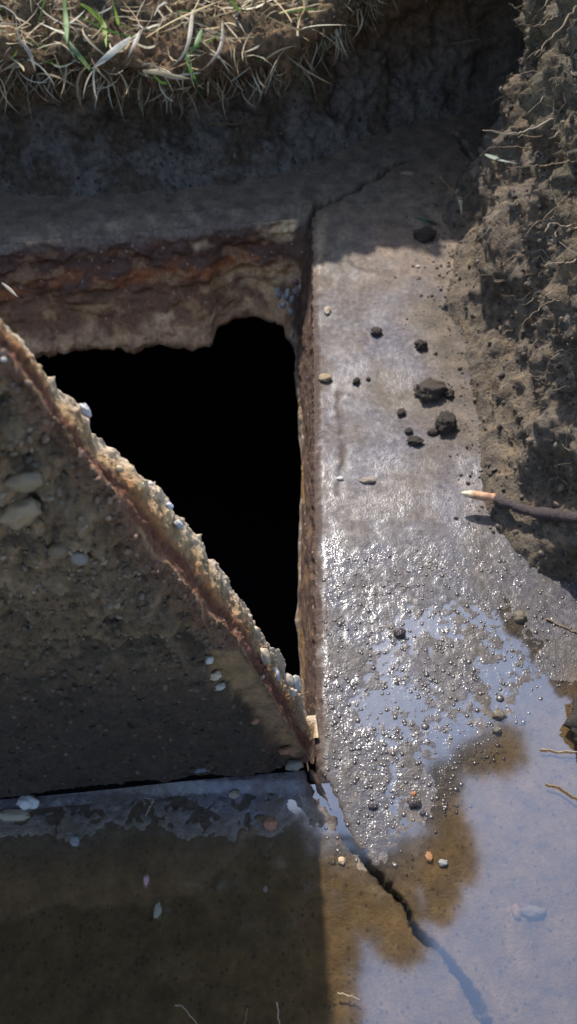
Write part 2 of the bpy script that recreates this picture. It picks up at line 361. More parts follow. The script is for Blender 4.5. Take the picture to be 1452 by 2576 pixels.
adopt(obj('slab', me, M_slab), slab_root)

# the wall of the opening: rusty, broken away underneath
DEPTH = -0.125
PAIR = [((-700, 655), (-700, 930)), ((-300, 640), (-300, 905)), ((0, 616), (0, 884)), ((60, 610), (60, 876)), ((100, 606), (110, 872)), ((180, 600), (180, 858)), ((250, 595), (250, 852)), ((330, 588), (330, 853)),
        ((400, 582), (400, 846)), ((470, 576), (470, 850)), ((525, 571), (527, 838)), ((560, 568), (548, 800)), ((595, 566), (590, 775)), ((625, 563), (622, 764)), ((660, 560), (655, 774)),
        ((700, 556), (688, 786)), ((745, 552), (714, 795)), ((784, 549), (728, 830)),
        ((787, 600), (735, 850)), ((789, 700), (748, 872)), ((791, 800), (744, 905)), ((793, 900), (746, 955)), ((794, 1000), (752, 1020)), ((795, 1100), (760, 1100)), ((795, 1200), (759, 1200)),
        ((796, 1300), (756, 1300)), ((796, 1400), (752, 1395)), ((796, 1500), (750, 1490)), ((797, 1600), (752, 1590)), ((797, 1700), (756, 1690)), ((797, 1800), (764, 1780)), ((797, 1900), (772, 1870)), ((797, 1940), (775, 1905))
        ]
top = np.array([on_z(*a)[:2] for a, b in PAIR]); bot = np.array([on_z(*b, DEPTH)[:2] for a, b in PAIR])
_s0, _t0 = unwarp(top[:, 0], top[:, 1])
for _k in range(len(PAIR)): top[_k] = warp(_s0[_k], np.float64(TF)) if _k < 17 else warp(np.float64(0), np.float64(TF) if _k == 17 else _t0[_k])
seg = np.r_[0, np.cumsum(np.linalg.norm(np.diff(top, axis=0), axis=1))]
us = np.arange(0, seg[-1], 0.0022)
tp = np.stack([np.interp(us, seg, top[:, k]) for k in (0, 1)], -1); bt = np.stack([np.interp(us, seg, bot[:, k]) for k in (0, 1)], -1)
_ts, _tt = unwarp(tp[:, 0], tp[:, 1])
_onf = np.arange(len(us)) * 0.0022 <= seg[17]; _onr = ~_onf
_jx = (0.0025 * fbm(_tt * 70, _tt * 0, 6.0, 3) + 0.0012 * gnoise(_tt * 300, 0, 2.0)) * sstep(TN, TN + 0.02, _tt) * sstep(TF, TF - 0.02, _tt) * _onr
_jy = 0.004 * fbm(_ts * 50, _ts * 0, 16.0, 4) * sstep(0.0, -0.03, _ts) * _onf
n_ = np.stack([np.gradient(tp[:, 1]), -np.gradient(tp[:, 0])], -1)
n_ = np.stack([np.convolve(n_[:, k], np.ones(25) / 25, 'same') for k in (0, 1)], -1); n_ /= np.linalg.norm(n_, axis=1)[:, None] + 1e-9      # points into the hole
vs = np.r_[-0.06, np.linspace(0, 1, 62), 1.03, 1.02, 0.9, 0.5]
zz = np.r_[-0.004, np.linspace(0, 1, 62) * DEPTH, DEPTH - 0.006, DEPTH - 0.014, DEPTH - 0.02, DEPTH - 0.022]
U, Vv = np.meshgrid(us, vs, indexing='ij')
XY = tp[:, None, :] * (1 - Vv[..., None]) + bt[:, None, :] * Vv[..., None]
ZZ = np.broadcast_to(zz[None, :], U.shape).copy()
hz = slab_height(tp[:, 0] + 0.0004 * _onr, tp[:, 1] + 0.0015 * _onf)
XY[..., 0] += _jx[:, None] * sstep(0.3, 0.0, Vv); XY[..., 1] += _jy[:, None] * sstep(0.3, 0.0, Vv)
ZZ += (np.clip(hz, -0.02, 0.06) + 0.0002)[:, None] * sstep(0.25, 0.0, Vv)
farw = sstep(seg[18] , seg[16], U)
prof = -0.20 * np.sin(np.clip(Vv, 0, 1) * math.pi) * farw * 0.06     # far wall: bellied
lump = 0.010 * fbm(U * 14, ZZ * 30, 1.0, 3) + 0.005 * fbm(U * 50, ZZ * 80, 4.0, 3) + 0.0025 * np.abs(gnoise(U * 150, ZZ * 190, 9.0))
ledge = 0.007 * (sstep(0.30, 0.34, Vv + 0.03 * gnoise(U * 12, 0, 3)) - sstep(0.5, 0.6, Vv)) + 0.009 * sstep(0.80, 0.88, Vv + 0.05 * gnoise(U * 20, 0, 5))
amp = (0.30 + 0.70 * farw) * sstep(0.0, 0.12, Vv)
XY = XY + n_[:, None, :] * ((lump + ledge * farw + prof) * amp)[..., None]
ragged = 0.010 * fbm(U * 40, 0, 12.0, 4) * sstep(0.55, 1.0, Vv); ZZ = ZZ + ragged
WP = np.concatenate([XY, ZZ[..., None]], -1)
px, py = to_px(WP)
m1 = fbm(U * 30, ZZ * 60, 2.0, 4)[..., None]; m2 = fbm(U * 10, ZZ * 22, 6.0, 4)[..., None]; v3 = (np.clip(Vv, 0, 1) + 0.07 * fbm(U * 16, ZZ * 10, 8., 3))[..., None]
cw = np.array([0.17, 0.14, 0.125]) * np.ones(U.shape + (1,))
def lay(c, col, w): return c + (np.array(col) - c) * np.clip(w, 0, 1)
cw = lay(cw, (0.080, 0.032, 0.018), sstep(0.05, 0.16, v3) * (0.9 + 0.3 * m1))
cw = lay(cw, (0.27, 0.095, 0.03), sstep(0.26, 0.40, v3) * sstep(0.62, 0.46, v3) * sstep(-0.25, 0.5, m2 + 0.5 * m1) * 0.85)
cw = lay(cw, (0.19, 0.105, 0.055), sstep(0.46, 0.58, v3) * (0.8 + 0.5 * m1))
cw = lay(cw, (0.36, 0.19, 0.07), sstep(0.5, 0.6, v3) * sstep(0.25, 0.55, m1) * 0.7)
cw = lay(cw, (0.50, 0.34, 0.21), sstep(0.84, 0.90, v3) * (0.65 + 0.7 * m1))
pale = soft_poly(px, py, [(565, 680), (620, 660), (740, 665), (755, 700), (690, 740), (640, 760), (590, 750)], 22)[..., None]
cw = lay(cw, (0.66, 0.46, 0.26), pale * (0.55 + 0.8 * m1))
pebz = soft_poly(px, py, [(680, 700), (760, 690), (765, 830), (720, 800)], 18)[..., None]
cw = lay(cw, (0.42, 0.36, 0.34), pebz * (0.2 + 0.9 * m1))
for pg in ([(640, 560), (700, 545), (752, 550), (742, 600), (700, 610), (655, 590)], [(555, 690), (600, 675), (640, 690), (600, 720)], [(380, 790), (430, 780), (440, 800), (395, 808)], [(60, 600), (150, 592), (150, 606), (70, 614)], [(480, 610), (520, 604), (530, 620), (490, 628)]):
    cw = lay(cw, (0.62, 0.46, 0.29), soft_poly(px, py, pg, 8)[..., None] * (0.6 + 0.9 * m1))
cw = lay(cw, (0.30, 0.20, 0.12), sstep(0.22, 0.5, m1) * sstep(0.08, 0.2, v3) * 0.55)
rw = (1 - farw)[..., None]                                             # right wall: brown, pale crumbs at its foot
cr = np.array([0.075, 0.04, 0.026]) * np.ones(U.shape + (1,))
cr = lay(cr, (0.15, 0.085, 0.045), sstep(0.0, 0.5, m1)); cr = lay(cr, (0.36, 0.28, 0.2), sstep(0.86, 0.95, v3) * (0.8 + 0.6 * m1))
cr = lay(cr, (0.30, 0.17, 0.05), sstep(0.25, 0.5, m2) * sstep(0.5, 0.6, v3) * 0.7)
cw = cw * np.array([1.40, 1.22, 1.0]) * (1 - rw) + cr * rw  # far wall colours brightened and warmed because it stands in shade
me = np_mesh('opening_wall', WP, grid_faces(*U.shape), cols=np.clip(cw, 0.008, 0.8))
ow = adopt(obj('opening_wall', me, M_rim), slab_root)
ow['label'] = 'rusty crumbling wall of the opening, broken away underneath'

# the tank below: a dark chamber with black liquid
def box_mesh(name, lo, hi, inward=False, skip_top=True):
    (x0, y0, z0), (x1, y1, z1) = lo, hi
    V = [(x, y, z) for x in (x0, x1) for y in (y0, y1) for z in (z0, z1)]
    Fq = [(0, 1, 3, 2), (4, 6, 7, 5), (0, 4, 5, 1), (2, 3, 7, 6), (0, 2, 6, 4)]
    if not skip_top: Fq.append((1, 5, 7, 3))
    return np_mesh(name, V, Fq, smooth=False)
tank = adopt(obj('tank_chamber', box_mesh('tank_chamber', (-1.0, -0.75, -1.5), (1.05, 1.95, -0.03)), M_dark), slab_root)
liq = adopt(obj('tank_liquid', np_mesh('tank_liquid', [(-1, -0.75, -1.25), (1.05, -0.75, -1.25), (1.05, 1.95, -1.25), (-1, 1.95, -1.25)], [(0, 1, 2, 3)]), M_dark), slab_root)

# ------------------------------------------------------------------ water lying on the slab
def q(s, t):
    x, y = warp(np.array(s, float), np.array(t, float)); return (float(x), float(y), 0.0)
V = [q(-0.94, -0.7), q(0.03, -0.7), q(0.95, -0.7), q(-0.94, TN - 0.012), q(0.012, TN - 0.012), q(0.95, TN - 0.012), q(0.012, 0.80), q(0.95, 0.80)]
puddle = obj('water', np_mesh('water', V, [(0, 1, 4, 3), (1, 2, 5, 4), (4, 5, 7, 6)]), M_water)
tag(puddle, 'shallow puddle mirroring the sky over the wet concrete', None, kind='structure')

# ------------------------------------------------------------------ ground: soil banks of the pit and the lawn round it
FOOT_FAR = [(-300, 545), (0, 512), (150, 522), (300, 506), (420, 508), (520, 492), (620, 478), (700, 462), (780, 432), (860, 402), (940, 372), (1020, 345), (1100, 322), (1170, 305)]
FOOT_R = [(1212, 318), (1215, 370), (1188, 425), (1140, 480), (1105, 525), (1108, 575), (1130, 620), (1138, 680), (1128, 735), (1118, 790), (1158, 850), (1182, 930), (1196, 1010), (1205, 1100), (1212, 1180), (1225, 1270), (1262, 1350), (1320, 1415), (1400, 1450), (1480, 1485), (1560, 1560), (1600, 1700), (1575, 1850), (1610, 2050), (1680, 2300)]
pts = [(-0.95, -0.7), (-0.95, 0.3), (-0.95, 1.12)] + gpl(FOOT_FAR)[0:]
n_far = len(pts); pts += gpl(FOOT_R)
n_r = len(pts); pts += [(0.52, -0.2), (0.55, -0.7), (-0.2, -0.75)]
P0 = np.array(pts + [pts[0]])
wr0 = np.array([0.0] * (n_far - 1) + [0.35] + [1.0] * (n_r - n_far) + [1, 1, 0.5, 0.0])
arc = np.r_[0, np.cumsum(np.linalg.norm(np.diff(P0, axis=0), axis=1))]
fine0, fine1 = arc[2], arc[n_r - 1]
uu = np.concatenate([np.arange(0, fine0, 0.03), np.arange(fine0, fine1, 0.0032), np.arange(fine1, arc[-1] - 0.01, 0.03)])
LP = np.stack([np.interp(uu, arc, P0[:, k]) for k in (0, 1)], -1); wr = np.interp(uu, arc, wr0)
def smooth_closed(A, u, sig):
    """smoothing with weights in arc length, closed loop"""
    dense = np.arange(0, arc[-1], 0.006); D = np.stack([np.interp(dense, u, A[:, k], period=arc[-1]) for k in range(A.shape[1])], -1)
    kk = np.exp(-0.5 * (np.arange(-60, 61) * 0.006 / sig) ** 2); kk /= kk.sum()
    D2 = np.stack([np.convolve(np.r_[D[-60:, k], D[:, k], D[:60, k]], kk, 'valid') for k in range(A.shape[1])], -1)
    return np.stack([np.interp(u, dense, D2[:, k], period=arc[-1]) for k in range(A.shape[1])], -1)
LPs = smooth_closed(LP, uu, 0.012)
wide = smooth_closed(LP, uu, 0.09)
tn = np.stack([np.interp(uu + 0.01, uu, wide[:, k], period=arc[-1]) - np.interp(uu - 0.01, uu, wide[:, k], period=arc[-1]) for k in (0, 1)], -1)
nm = np.stack([-tn[:, 1], tn[:, 0]], -1); nm = smooth_closed(nm, uu, 0.06); nm /= np.linalg.norm(nm, axis=1)[:, None]
wr = smooth_closed(wr[:, None], uu, 0.04)[:, 0]
ctr = np.array([-0.15, 0.5]); rad = LPs - ctr; rad /= np.linalg.norm(rad, axis=1)[:, None]
# profiles: (outward, height); far bank is undercut with an overhanging turf lip, right bank starts as a loose apron
PF = np.array([(-0.012, -0.035), (0.0, 0.0), (0.022, 0.018), (0.05, 0.06), (0.062, 0.105), (0.05, 0.145), (0.015, 0.18), (-0.02, 0.205), (-0.03, 0.222), (0.0, 0.238), (0.08, 0.245), (0.25, 0.25)])
PR = np.array([(-0.012, -0.035), (0.0, 0.004), (0.02, 0.022), (0.045, 0.05), (0.062, 0.088), (0.070, 0.13), (0.072, 0.17), (0.066, 0.21), (0.062, 0.245), (0.085, 0.275), (0.15, 0.285), (0.30, 0.27)])
vk = np.r_[0, np.cumsum(np.linalg.norm(np.diff(PF, axis=0), axis=1))]
vv = np.concatenate([np.arange(0, vk[-2], 0.0032), np.arange(vk[-2], vk[-1] + 0.001, 0.006)])
def prof_at(P):
    o = np.interp(vv, vk, P[:, 0]); z = np.interp(vv, vk, P[:, 1])
    k = np.ones(9) / 9; pad = lambda a: np.convolve(np.r_[np.full(4, a[0]), a, np.full(4, a[-1])], k, 'valid')
    return pad(o), pad(z)
of, zf = prof_at(PF); orr, zr = prof_at(PR)
O = of[None, :] * (1 - wr[:, None]) + orr[None, :] * wr[:, None]; Zg = zf[None, :] * (1 - wr[:, None]) + zr[None, :] * wr[:, None]
# the lip wanders, lumps of the root-matted bank lean out
U2 = uu[:, None] + 0 * O
O = O + 0.03 * fbm(U2 * 5, Zg * 4, 3.0, 3) * sstep(0.03, 0.12, Zg)
Zg = Zg * (1 + 0.10 * gnoise(U2 * 4, 0, 7.)) * (1 + 0.55 * sstep(-0.05, 0.30, LPs[:, 0])[:, None] * sstep(0.75, 1.05, LPs[:, 1])[:, None])
O = O - 0.03 * (sstep(0.0, 0.25, LPs[:, 0]) * sstep(0.95, 1.15, LPs[:, 1]) * (1 - wr))[:, None] * sstep(0.1, 0.25, Zg)
GX = LPs[:, 0][:, None] + nm[:, 0][:, None] * O; GY = LPs[:, 1][:, None] + nm[:, 1][:, None] * O
G = np.stack([GX, GY, Zg], -1)
du = np.gradient(G, axis=0); dv = np.gradient(G, axis=1); nn = np.cross(du, dv); nn /= np.linalg.norm(nn, axis=-1)[..., None] + 1e-12
g0, g1, g2 = G[..., 0], G[..., 1], G[..., 2]
WR = wr[:, None] + 0 * O
rise = sstep(0.0, 0.05, g2)
disp = ((0.020 + 0.007 * WR) * fbm(g0 * 13, g1 * 13, g2 * 13, 2) + (0.014 - 0.002 * WR) * fbm(g0 * 38, g1 * 38, g2 * 38, 2)) * (0.25 + 0.75 * rise)
crumb = np.abs(gnoise(g0 * 110, g1 * 110, g2 * 110)) * 0.010 + np.abs(gnoise(g0 * 230, g1 * 230, g2 * 230)) * 0.006
ups = sstep(0.05, 0.2, g2 + 0.04 * gnoise(g0 * 9, g1 * 9, g2 * 9))
disp = disp + crumb * (0.45 + 0.9 * ups * (0.75 + 0.25 * WR))
disp = disp * sstep(0.30, 0.24, np.broadcast_to(vv[None, :] - vk[-1] + 0.30, O.shape) * 0 + 0.2)
G = G + nn * disp[..., None]
# carry the sheet out to the horizon
outs = [0.15, 0.4, 0.9, 2, 5, 12, 30, 70, 160]
rows = [G]; last = G[:, -1, :]
for k, d in enumerate(outs):
    w = min(1, 0.3 + 0.2 * k); dirv = nm * (1 - w) + rad * w; dirv /= np.linalg.norm(dirv, axis=1)[:, None]
    base = LPs * (1 - 0) + 0
    r = np.concatenate([base + dirv * (0.27 + d), np.full((len(uu), 1), 0.252) + 0.01 * gnoise(base[:, :1] * 3 + d, base[:, 1:] * 3, d)], -1); rows.append(r[:, None, :])
GG = np.concatenate(rows, 1)
a0, a1, a2 = GG[..., 0], GG[..., 1], GG[..., 2]
n1 = fbm(a0 * 14, a1 * 14, a2 * 14, 4)[..., None]; n2 = fbm(a0 * 60, a1 * 60, a2 * 60, 3)[..., None]
hh = (a2 + 0.03 * n1[..., 0])[..., None]
WG = (wr[:, None] + 0 * a0)[..., None]
clay = np.array([0.145, 0.116, 0.086]) + 0.05 * (1 - WG); dark = np.array([0.205, 0.125, 0.068]); fluff = np.array([0.158, 0.133, 0.106])  # far-bank soil raised and warmed to counter the blue shade on it
cg = clay + 0 * a0[..., None]
cg = lay(cg, dark, sstep(0.06, 0.17, hh) * (1 - 0.75 * WG)); cg = lay(cg, fluff, WG * sstep(0.05, 0.16, hh) * (0.6 + n1))
cg = lay(cg, (0.06, 0.045, 0.034), WG * sstep(0.1, 0.5, n1) * 0.6)
cg = lay(cg, (0.075, 0.048, 0.030), (1 - WG) * sstep(0.0, 0.45, n1 + 0.4 * n2) * 0.75); cg = lay(cg, (0.19, 0.135, 0.075), sstep(0.15, 0.5, n2) * 0.45 * WG); cg = lay(cg, (0.16, 0.12, 0.075), sstep(0.25, 0.6, n1) * 0.4)
cg = lay(cg, (0.09, 0.075, 0.04), sstep(0.235, 0.25, a2)[..., None] * 0.4)
ground = obj('ground', np_mesh('ground', GG, grid_faces(len(uu), GG.shape[1], closed_u=True)[:, ::-1], cols=np.clip(cg * (1 + 0.25 * n2), 0.01, 0.5)), M_soil)
tag(ground, 'dug soil banks of the pit and the lawn above', None, kind='structure')

# ------------------------------------------------------------------ the broken lid, tipped up on its near edge
TH = math.radians(88)
hx = np.array([1.0, sl_n, 0]); hx /= np.linalg.norm(hx)
hp = np.array([-hx[1], hx[0], 0])                     # horizontal, away from the camera
ud = hp * math.cos(TH) + np.array([0, 0, 1.0]) * math.sin(TH)   # up the lid
nb = np.cross(ud, hx); nb = nb if nb @ hp > 0 else -nb          # through the lid, to its back
TK = 0.052
L0 = np.array([Cn[0], Cn[1], 0.0]) + hp * 0.004 + np.array([0, 0, -0.002])
FRONT = [(782, 1918), (757, 1880), (722, 1822), (690, 1762), (660, 1712), (628, 1668), (598, 1612), (560, 1572), (520, 1540), (490, 1498), (455, 1458), (425, 1418), (382, 1392), (352, 1338), (318, 1290),
         (292, 1240), (250, 1190), (205, 1150), (165, 1090), (130, 1050), (95, 985), (55, 935), (20, 890), (-40, 840), (-120, 760)]
BACK = [(790, 1880), (776, 1810), (757, 1745), (718, 1692), (706, 1640), (662, 1580), (640, 1540), (618, 1510), (585, 1478), (550, 1428), (520, 1385), (487, 1338), (455, 1300), (420, 1265), (368, 1208),
        (340, 1188), (300, 1150), (262, 1108), (232, 1050), (208, 1018), (160, 982), (128, 935), (98, 898), (40, 846), (-60, 770)]
def lid_ab(px, py, off):
    p = on_plane(px, py, L0 + nb * off, nb) - L0; return p @ hx, p @ ud
fa = np.array([lid_ab(x, y, 0) for x, y in FRONT]); ba = np.array([lid_ab(x, y, TK) for x, y in BACK])
LTOP = max(fa[-1, 1], ba[-1, 1]) + 0.02; ALEFT = -0.62
nb_rows = 330
kf = np.linspace(0, 1, nb_rows)
def along(c, k):
    s = np.r_[0, np.cumsum(np.linalg.norm(np.diff(c, axis=0), axis=1))]; s /= s[-1]
    return np.stack([np.interp(k, s, c[:, i]) for i in (0, 1)], -1)
fe, be = along(fa, kf), along(ba, kf)
fe[:, 1] = np.clip(fe[:, 1], 0, 9); be[:, 1] = np.clip(be[:, 1], 0, 9)
nf = 250
wf = np.linspace(0, 1, nf)[None, :] ** 0.62          # dense toward the broken edge
FA = ALEFT + (fe[:, :1] - ALEFT) * wf; FB = fe[:, 1:] + 0 * wf
ne = 46; we = np.linspace(0, 1, ne + 1)[None, 1:]
EA = fe[:, :1] * (1 - we) + be[:, :1] * we; EB = fe[:, 1:] * (1 - we) + be[:, 1:] * we
nk = 12; wk = np.linspace(0, 1, nk + 1)[None, 1:]
BA = be[:, :1] + (ALEFT - be[:, :1]) * wk; BB = be[:, 1:] + 0 * wk
A_ = np.concatenate([FA, EA, BA], 1); B_ = np.concatenate([FB, EB, BB], 1)
D_ = np.concatenate([0 * FA, EA * 0 + TK * we, BA * 0 + TK], 1)
isF = np.concatenate([FA * 0 + 1, EA * 0, BA * 0], 1); isE = np.concatenate([FA * 0, EA * 0 + 1, BA * 0], 1)
LV = L0 + A_[..., None] * hx + B_[..., None] * ud + D_[..., None] * nb
px, py = to_px(LV)
lx, ly, lz = LV[..., 0], LV[..., 1], LV[..., 2]
e1 = fbm(lx * 16, ly * 16, lz * 16, 3); e2 = fbm(lx * 60, ly * 60, lz * 60, 3); e3 = np.abs(gnoise(lx * 170, ly * 170, lz * 170)); e4 = np.abs(gnoise(lx * 330, ly * 330, lz * 330))
fd, _, _ = poly_dist(px, py, FRONT)                   # pixels from the front edge
smooth_zone = soft_poly(px, py, [(525, 1635), (600, 1625), (690, 1760), (770, 1885), (740, 1915), (650, 1800), (575, 1715), (530, 1690)], 14)
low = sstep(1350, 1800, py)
mud = (0.012 * e1 + 0.006 * e2 + 0.006 * e3 + 0.004 * e4) * (1 - 0.45 * low) * (1 - 0.85 * smooth_zone)
# the mud coat on the face ends in a step short of the edge
coat = 0.008 * sstep(60, 95, fd + 40 * e1 + 20 * e2) * (1 - smooth_zone)
out_f = -(mud + coat)                                 # towards the camera
endfade = sstep(0.0, 0.03, B_)
LV = LV + nb * (isF * out_f * endfade)[..., None]
en = ud * 0.75 + hx * 0.66                            # out of the broken edge
vE = np.clip(D_ / TK, 0, 1)
rough_e = 0.0034 * e2 + 0.0022 * e3 + 0.0030 * e4 + 0.008 * e1 - 0.002
LV = LV + en * (isE * rough_e * sstep(0, 0.15, vE + 0.0) * endfade)[..., None]
# a rusted groove along the middle of the broken edge
LV = LV - en * (isE * 0.004 * np.exp(-((vE - 0.27) / 0.09) ** 2))[..., None]
E1, E2, E3 = e1[..., None], e2[..., None], e3[..., None]
cl = np.array([0.235, 0.170, 0.110]) + 0 * E1
cl = lay(cl, (0.13, 0.094, 0.063), 0.5 + 1.2 * E1); cl = lay(cl, (0.25, 0.19, 0.13), sstep(0.15, 0.6, E2) * 0.7); cl = lay(cl, (0.05, 0.04, 0.032), sstep(-0.1, -0.5, E2 + 0.6 * E1) * 0.8)  # relief shading put into the colour: mud lumps paler, hollows darker
cl = lay(cl, (0.030, 0.021, 0.014), low[..., None] * 0.9 + 0.2 * E2 * low[..., None])  # shade painted in: the face darkens towards its foot
cl = lay(cl, (0.24, 0.165, 0.095), smooth_zone[..., None] * (0.9 + 0.4 * E2))
nearedge = (isF * sstep(75, 15, fd))[..., None]
cl = lay(cl, (0.15, 0.082, 0.055), nearedge * 0.75 * (1 - smooth_zone[..., None]))
ce = np.array([0.27, 0.19, 0.11]) + 0 * E1
ce = lay(ce, (0.38, 0.29, 0.19), sstep(0.0, 0.6, E1 + 0.5 * E2) * 0.7)
vj = vE[..., None] + 0.10 * E2 + 0.07 * E1
ce = lay(ce, (0.13, 0.048, 0.026), sstep(-0.02, 0.08, vj) * sstep(0.55, 0.38, vj) * 0.95)
ce = lay(ce, (0.30, 0.15, 0.06), sstep(0.34, 0.42, vj) * sstep(0.60, 0.48, vj) * sstep(-0.15, 0.3, E1) * 0.85)
ce = lay(ce, (0.62, 0.56, 0.50), sstep(0.66, 0.95, vj) * 0.6)
ce = lay(ce, (0.13, 0.10, 0.075), sstep(1.05, 0.55, (to_px(LV)[1] / 1000.0))[..., None] * 0)
cl = np.where(isE[..., None] > 0.5, ce, cl)
lid = tag(empty('broken_lid', tuple(L0 + hx * -0.3)), 'mud-caked broken concrete lid tipped up on edge beside the dark opening', 'lid')
def cap(r):                                           # shut the solid along its first and last row
    b_ = 0.5 * (B_[r, 0] + B_[r, -1]); return L0 + A_[r][:, None] * hx + b_ * ud + 0.5 * TK * nb
LC = np.concatenate([cap(0)[None], LV, cap(-1)[None]]); CC = np.concatenate([cl[:1], cl, cl[-1:]])
LC = np.concatenate([LC, LC[:, :1]], 1); CC = np.concatenate([CC, CC[:, :1]], 1)
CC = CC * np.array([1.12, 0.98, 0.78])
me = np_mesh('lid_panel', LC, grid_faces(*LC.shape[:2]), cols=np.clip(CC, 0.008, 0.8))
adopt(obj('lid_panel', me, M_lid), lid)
def on_lid(px, py, off=0.0): return on_plane(px, py, L0 + nb * off, nb)

# ------------------------------------------------------------------ small shapes
def rock_mesh(name, seed, sub=2, amp=0.18, freq=1.6, crumb=0.0, flat=1.0):
    bm = bmesh.new(); bmesh.ops.create_icosphere(bm, subdivisions=sub, radius=1.0)
    V = np.array([v.co[:] for v in bm.verts]); r = 1 + amp * fbm(V[:, 0] * freq + seed * 3.1, V[:, 1] * freq, V[:, 2] * freq + seed, 2) + crumb * np.abs(gnoise(V[:, 0] * 6 + seed, V[:, 1] * 6, V[:, 2] * 6))
    for v, k in zip(bm.verts, r): v.co *= float(k); v.co.z *= flat
    for f in bm.faces: f.smooth = True
    me = bpy.data.meshes.new(name); bm.to_mesh(me); bm.free(); return me
_peb_mats = {}
def peb_mat(col, rough=0.35, sss=0.0):
    k = (col, rough)
    if k not in _peb_mats: _peb_mats[k] = material('stone', col, rough, var=0.5, vscale=160, bump=0.4, bscale=400)
    return _peb_mats[k]
def pebble(name, loc, size, rot, col, seed, rough=0.35, parent=None, sub=2):
    me = rock_mesh(name, seed, 3, 0.28, 1.8, 0.1); o = obj(name, me, peb_mat(col, rough)); o.location = tuple(loc); o.scale = size; o.rotation_euler = rot
    if parent is not None: adopt(o, parent)
    return o
# pebbles bedded in the lid: (px, py, half length px, half width px, tilt deg, colour, through-lid 0..1)
CREAM = (0.50, 0.40, 0.27); WHITE = (0.46, 0.43, 0.38); TAN = (0.30, 0.22, 0.13); BLUE = (0.34, 0.36, 0.42); RUST = (0.28, 0.13, 0.06)
lid_peb = [(52, 1290, 60, 34, 35, (0.27, 0.195, 0.115), 0), (60, 1212, 46, 24, 10, (0.22, 0.155, 0.09), 0), (200, 1402, 22, 26, 60, (0.20, 0.17, 0.14), 0), (150, 1385, 30, 22, 20, (0.16, 0.11, 0.06), 0),
           (525, 1660, 14, 11, 40, WHITE, 0), (541, 1700, 20, 11, 35, CREAM, 0), (545, 1728, 24, 10, 20, (0.42, 0.36, 0.28), 0), (548, 1752, 26, 14, 20, TAN, 0), (515, 1712, 16, 7, 25, (0.35, 0.31, 0.26), 0),
           (640, 1812, 15, 10, 30, RUST, 0), (718, 1888, 18, 10, 30, RUST, 0), (740, 1925, 22, 14, 15, (0.2, 0.18, 0.13), 0), (505, 1930, 30, 13, 8, (0.13, 0.14, 0.17), 0),
           (663, 1652, 14, 26, 25, CREAM, .55), (690, 1700, 13, 20, 20, (0.42, 0.40, 0.42), .6), (657, 1704, 7, 8, 0, (0.55, 0.44, 0.28), .3), (722, 1712, 15, 17, 30, (0.45, 0.37, 0.28), .7),
           (742, 1722, 13, 26, 10, WHITE, .85), (733, 1745, 13, 12, 20, (0.5, 0.42, 0.33), .6), (352, 1458 - 235, 10, 8, 0, (0.55, 0.50, 0.33), .55), (212, 1035, 12, 20, 40, (0.5, 0.48, 0.46), .8), (372, 1222, 14, 9, 40, (0.66, 0.62, 0.54), .9),
           (300, 1182, 9, 10, 40, (0.45, 0.36, 0.22), .5), (448, 1322, 9, 14, 40, (0.42, 0.40, 0.38), .7), (700, 1758, 9, 7, 40, CREAM, .4), (10, 905, 8, 6, 0, (0.4, 0.37, 0.33), 0), (425, 1235 + 40, 8, 10, 30, (0.5, 0.5, 0.52), .7),
           (585, 1520, 10, 7, 40, (0.6, 0.5, 0.3), .7), (640, 1585, 10, 8, 40, (0.6, 0.48, 0.26), .75), (610, 1560, 7, 9, 20, (0.55, 0.42, 0.22), .7)]
for i, (x, y, a, b, r, c, k) in enumerate(lid_peb):
    if k == 0: p = on_lid(x, y, -0.004 if x > 400 else -0.013)
    else:
        p = on_lid(x, y, TK * k) ; p = p + en * 0.001
    sc = np.dot(p - CAM, FWD) / F
    o = pebble('pebble', p, (a * sc, b * sc * 1.0, min(a, b) * sc * 0.9), (math.radians(60), math.radians(-r), 0), c, i, parent=lid)
# pebbles in the far wall of the opening
for i, (x, y, a, b, r, c) in enumerate([(700, 738, 7, 14, 20, (0.33, 0.31, 0.30)), (722, 742, 7, 15, -15, (0.36, 0.34, 0.32)), (742, 735, 7, 10, 20, (0.30, 0.28, 0.27)), (735, 755, 7, 12, 10, (0.25, 0.235, 0.225)),
                                      (742, 708, 9, 7, 30, (0.34, 0.16, 0.15)), (712, 768, 8, 8, 0, (0.32, 0.31, 0.31)), (758, 722, 6, 7, 0, (0.5, 0.42, 0.42)), (730, 785, 8, 8, 0, (0.28, 0.25, 0.22))]):
    p = on_z(x, y, -0.075); sc = np.dot(p - CAM, FWD) / F
    pebble('pebble', p, (a * sc, b * sc, b * sc), (math.radians(40), math.radians(-r), 0), c, 40 + i, parent=slab_root)

# loose clods on the slab
def ground_z(x, y): return float(slab_height(np.array([x]), np.array([y]))[0])
clods = [(1068, 591, 27, 19, 'smooth black clod on the slab beside the green blade', 1), (1060, 863, 15, 15, 'small dark grey clod lying at the edge of the soil apron', 2),
         (1082, 975, 40, 27, 'large flat-topped brown clod on the slab by the root-matted bank', 3), (1122, 1055, 28, 28, 'round crumbly black clod just below the large flat-topped clod', 4), (1046, 1102, 21, 12, 'long low dark clod on the slab next to the round black clod', 5),
         (1010, 1032, 13, 9, 'small ragged dark crumb between the flat-topped clod and the rim', 6), (1029, 1077, 9, 9, 'small round dark crumb next to the long low clod', 7), (897, 955, 8, 10, 'tiny black crumb on the pale sheen near the rim', 8),
         (947, 831, 15, 12, 'small soft brown crumb alone on the pale concrete', 9), (927, 950, 6, 5, 'tiniest dark crumb beside the tiny black crumb', 10), (1130, 985, 14, 12, 'ragged crumb broken off the end of the flat-topped clod', 11), (1090, 1080, 15, 8, 'low crumb at the foot of the round black clod', 12)]
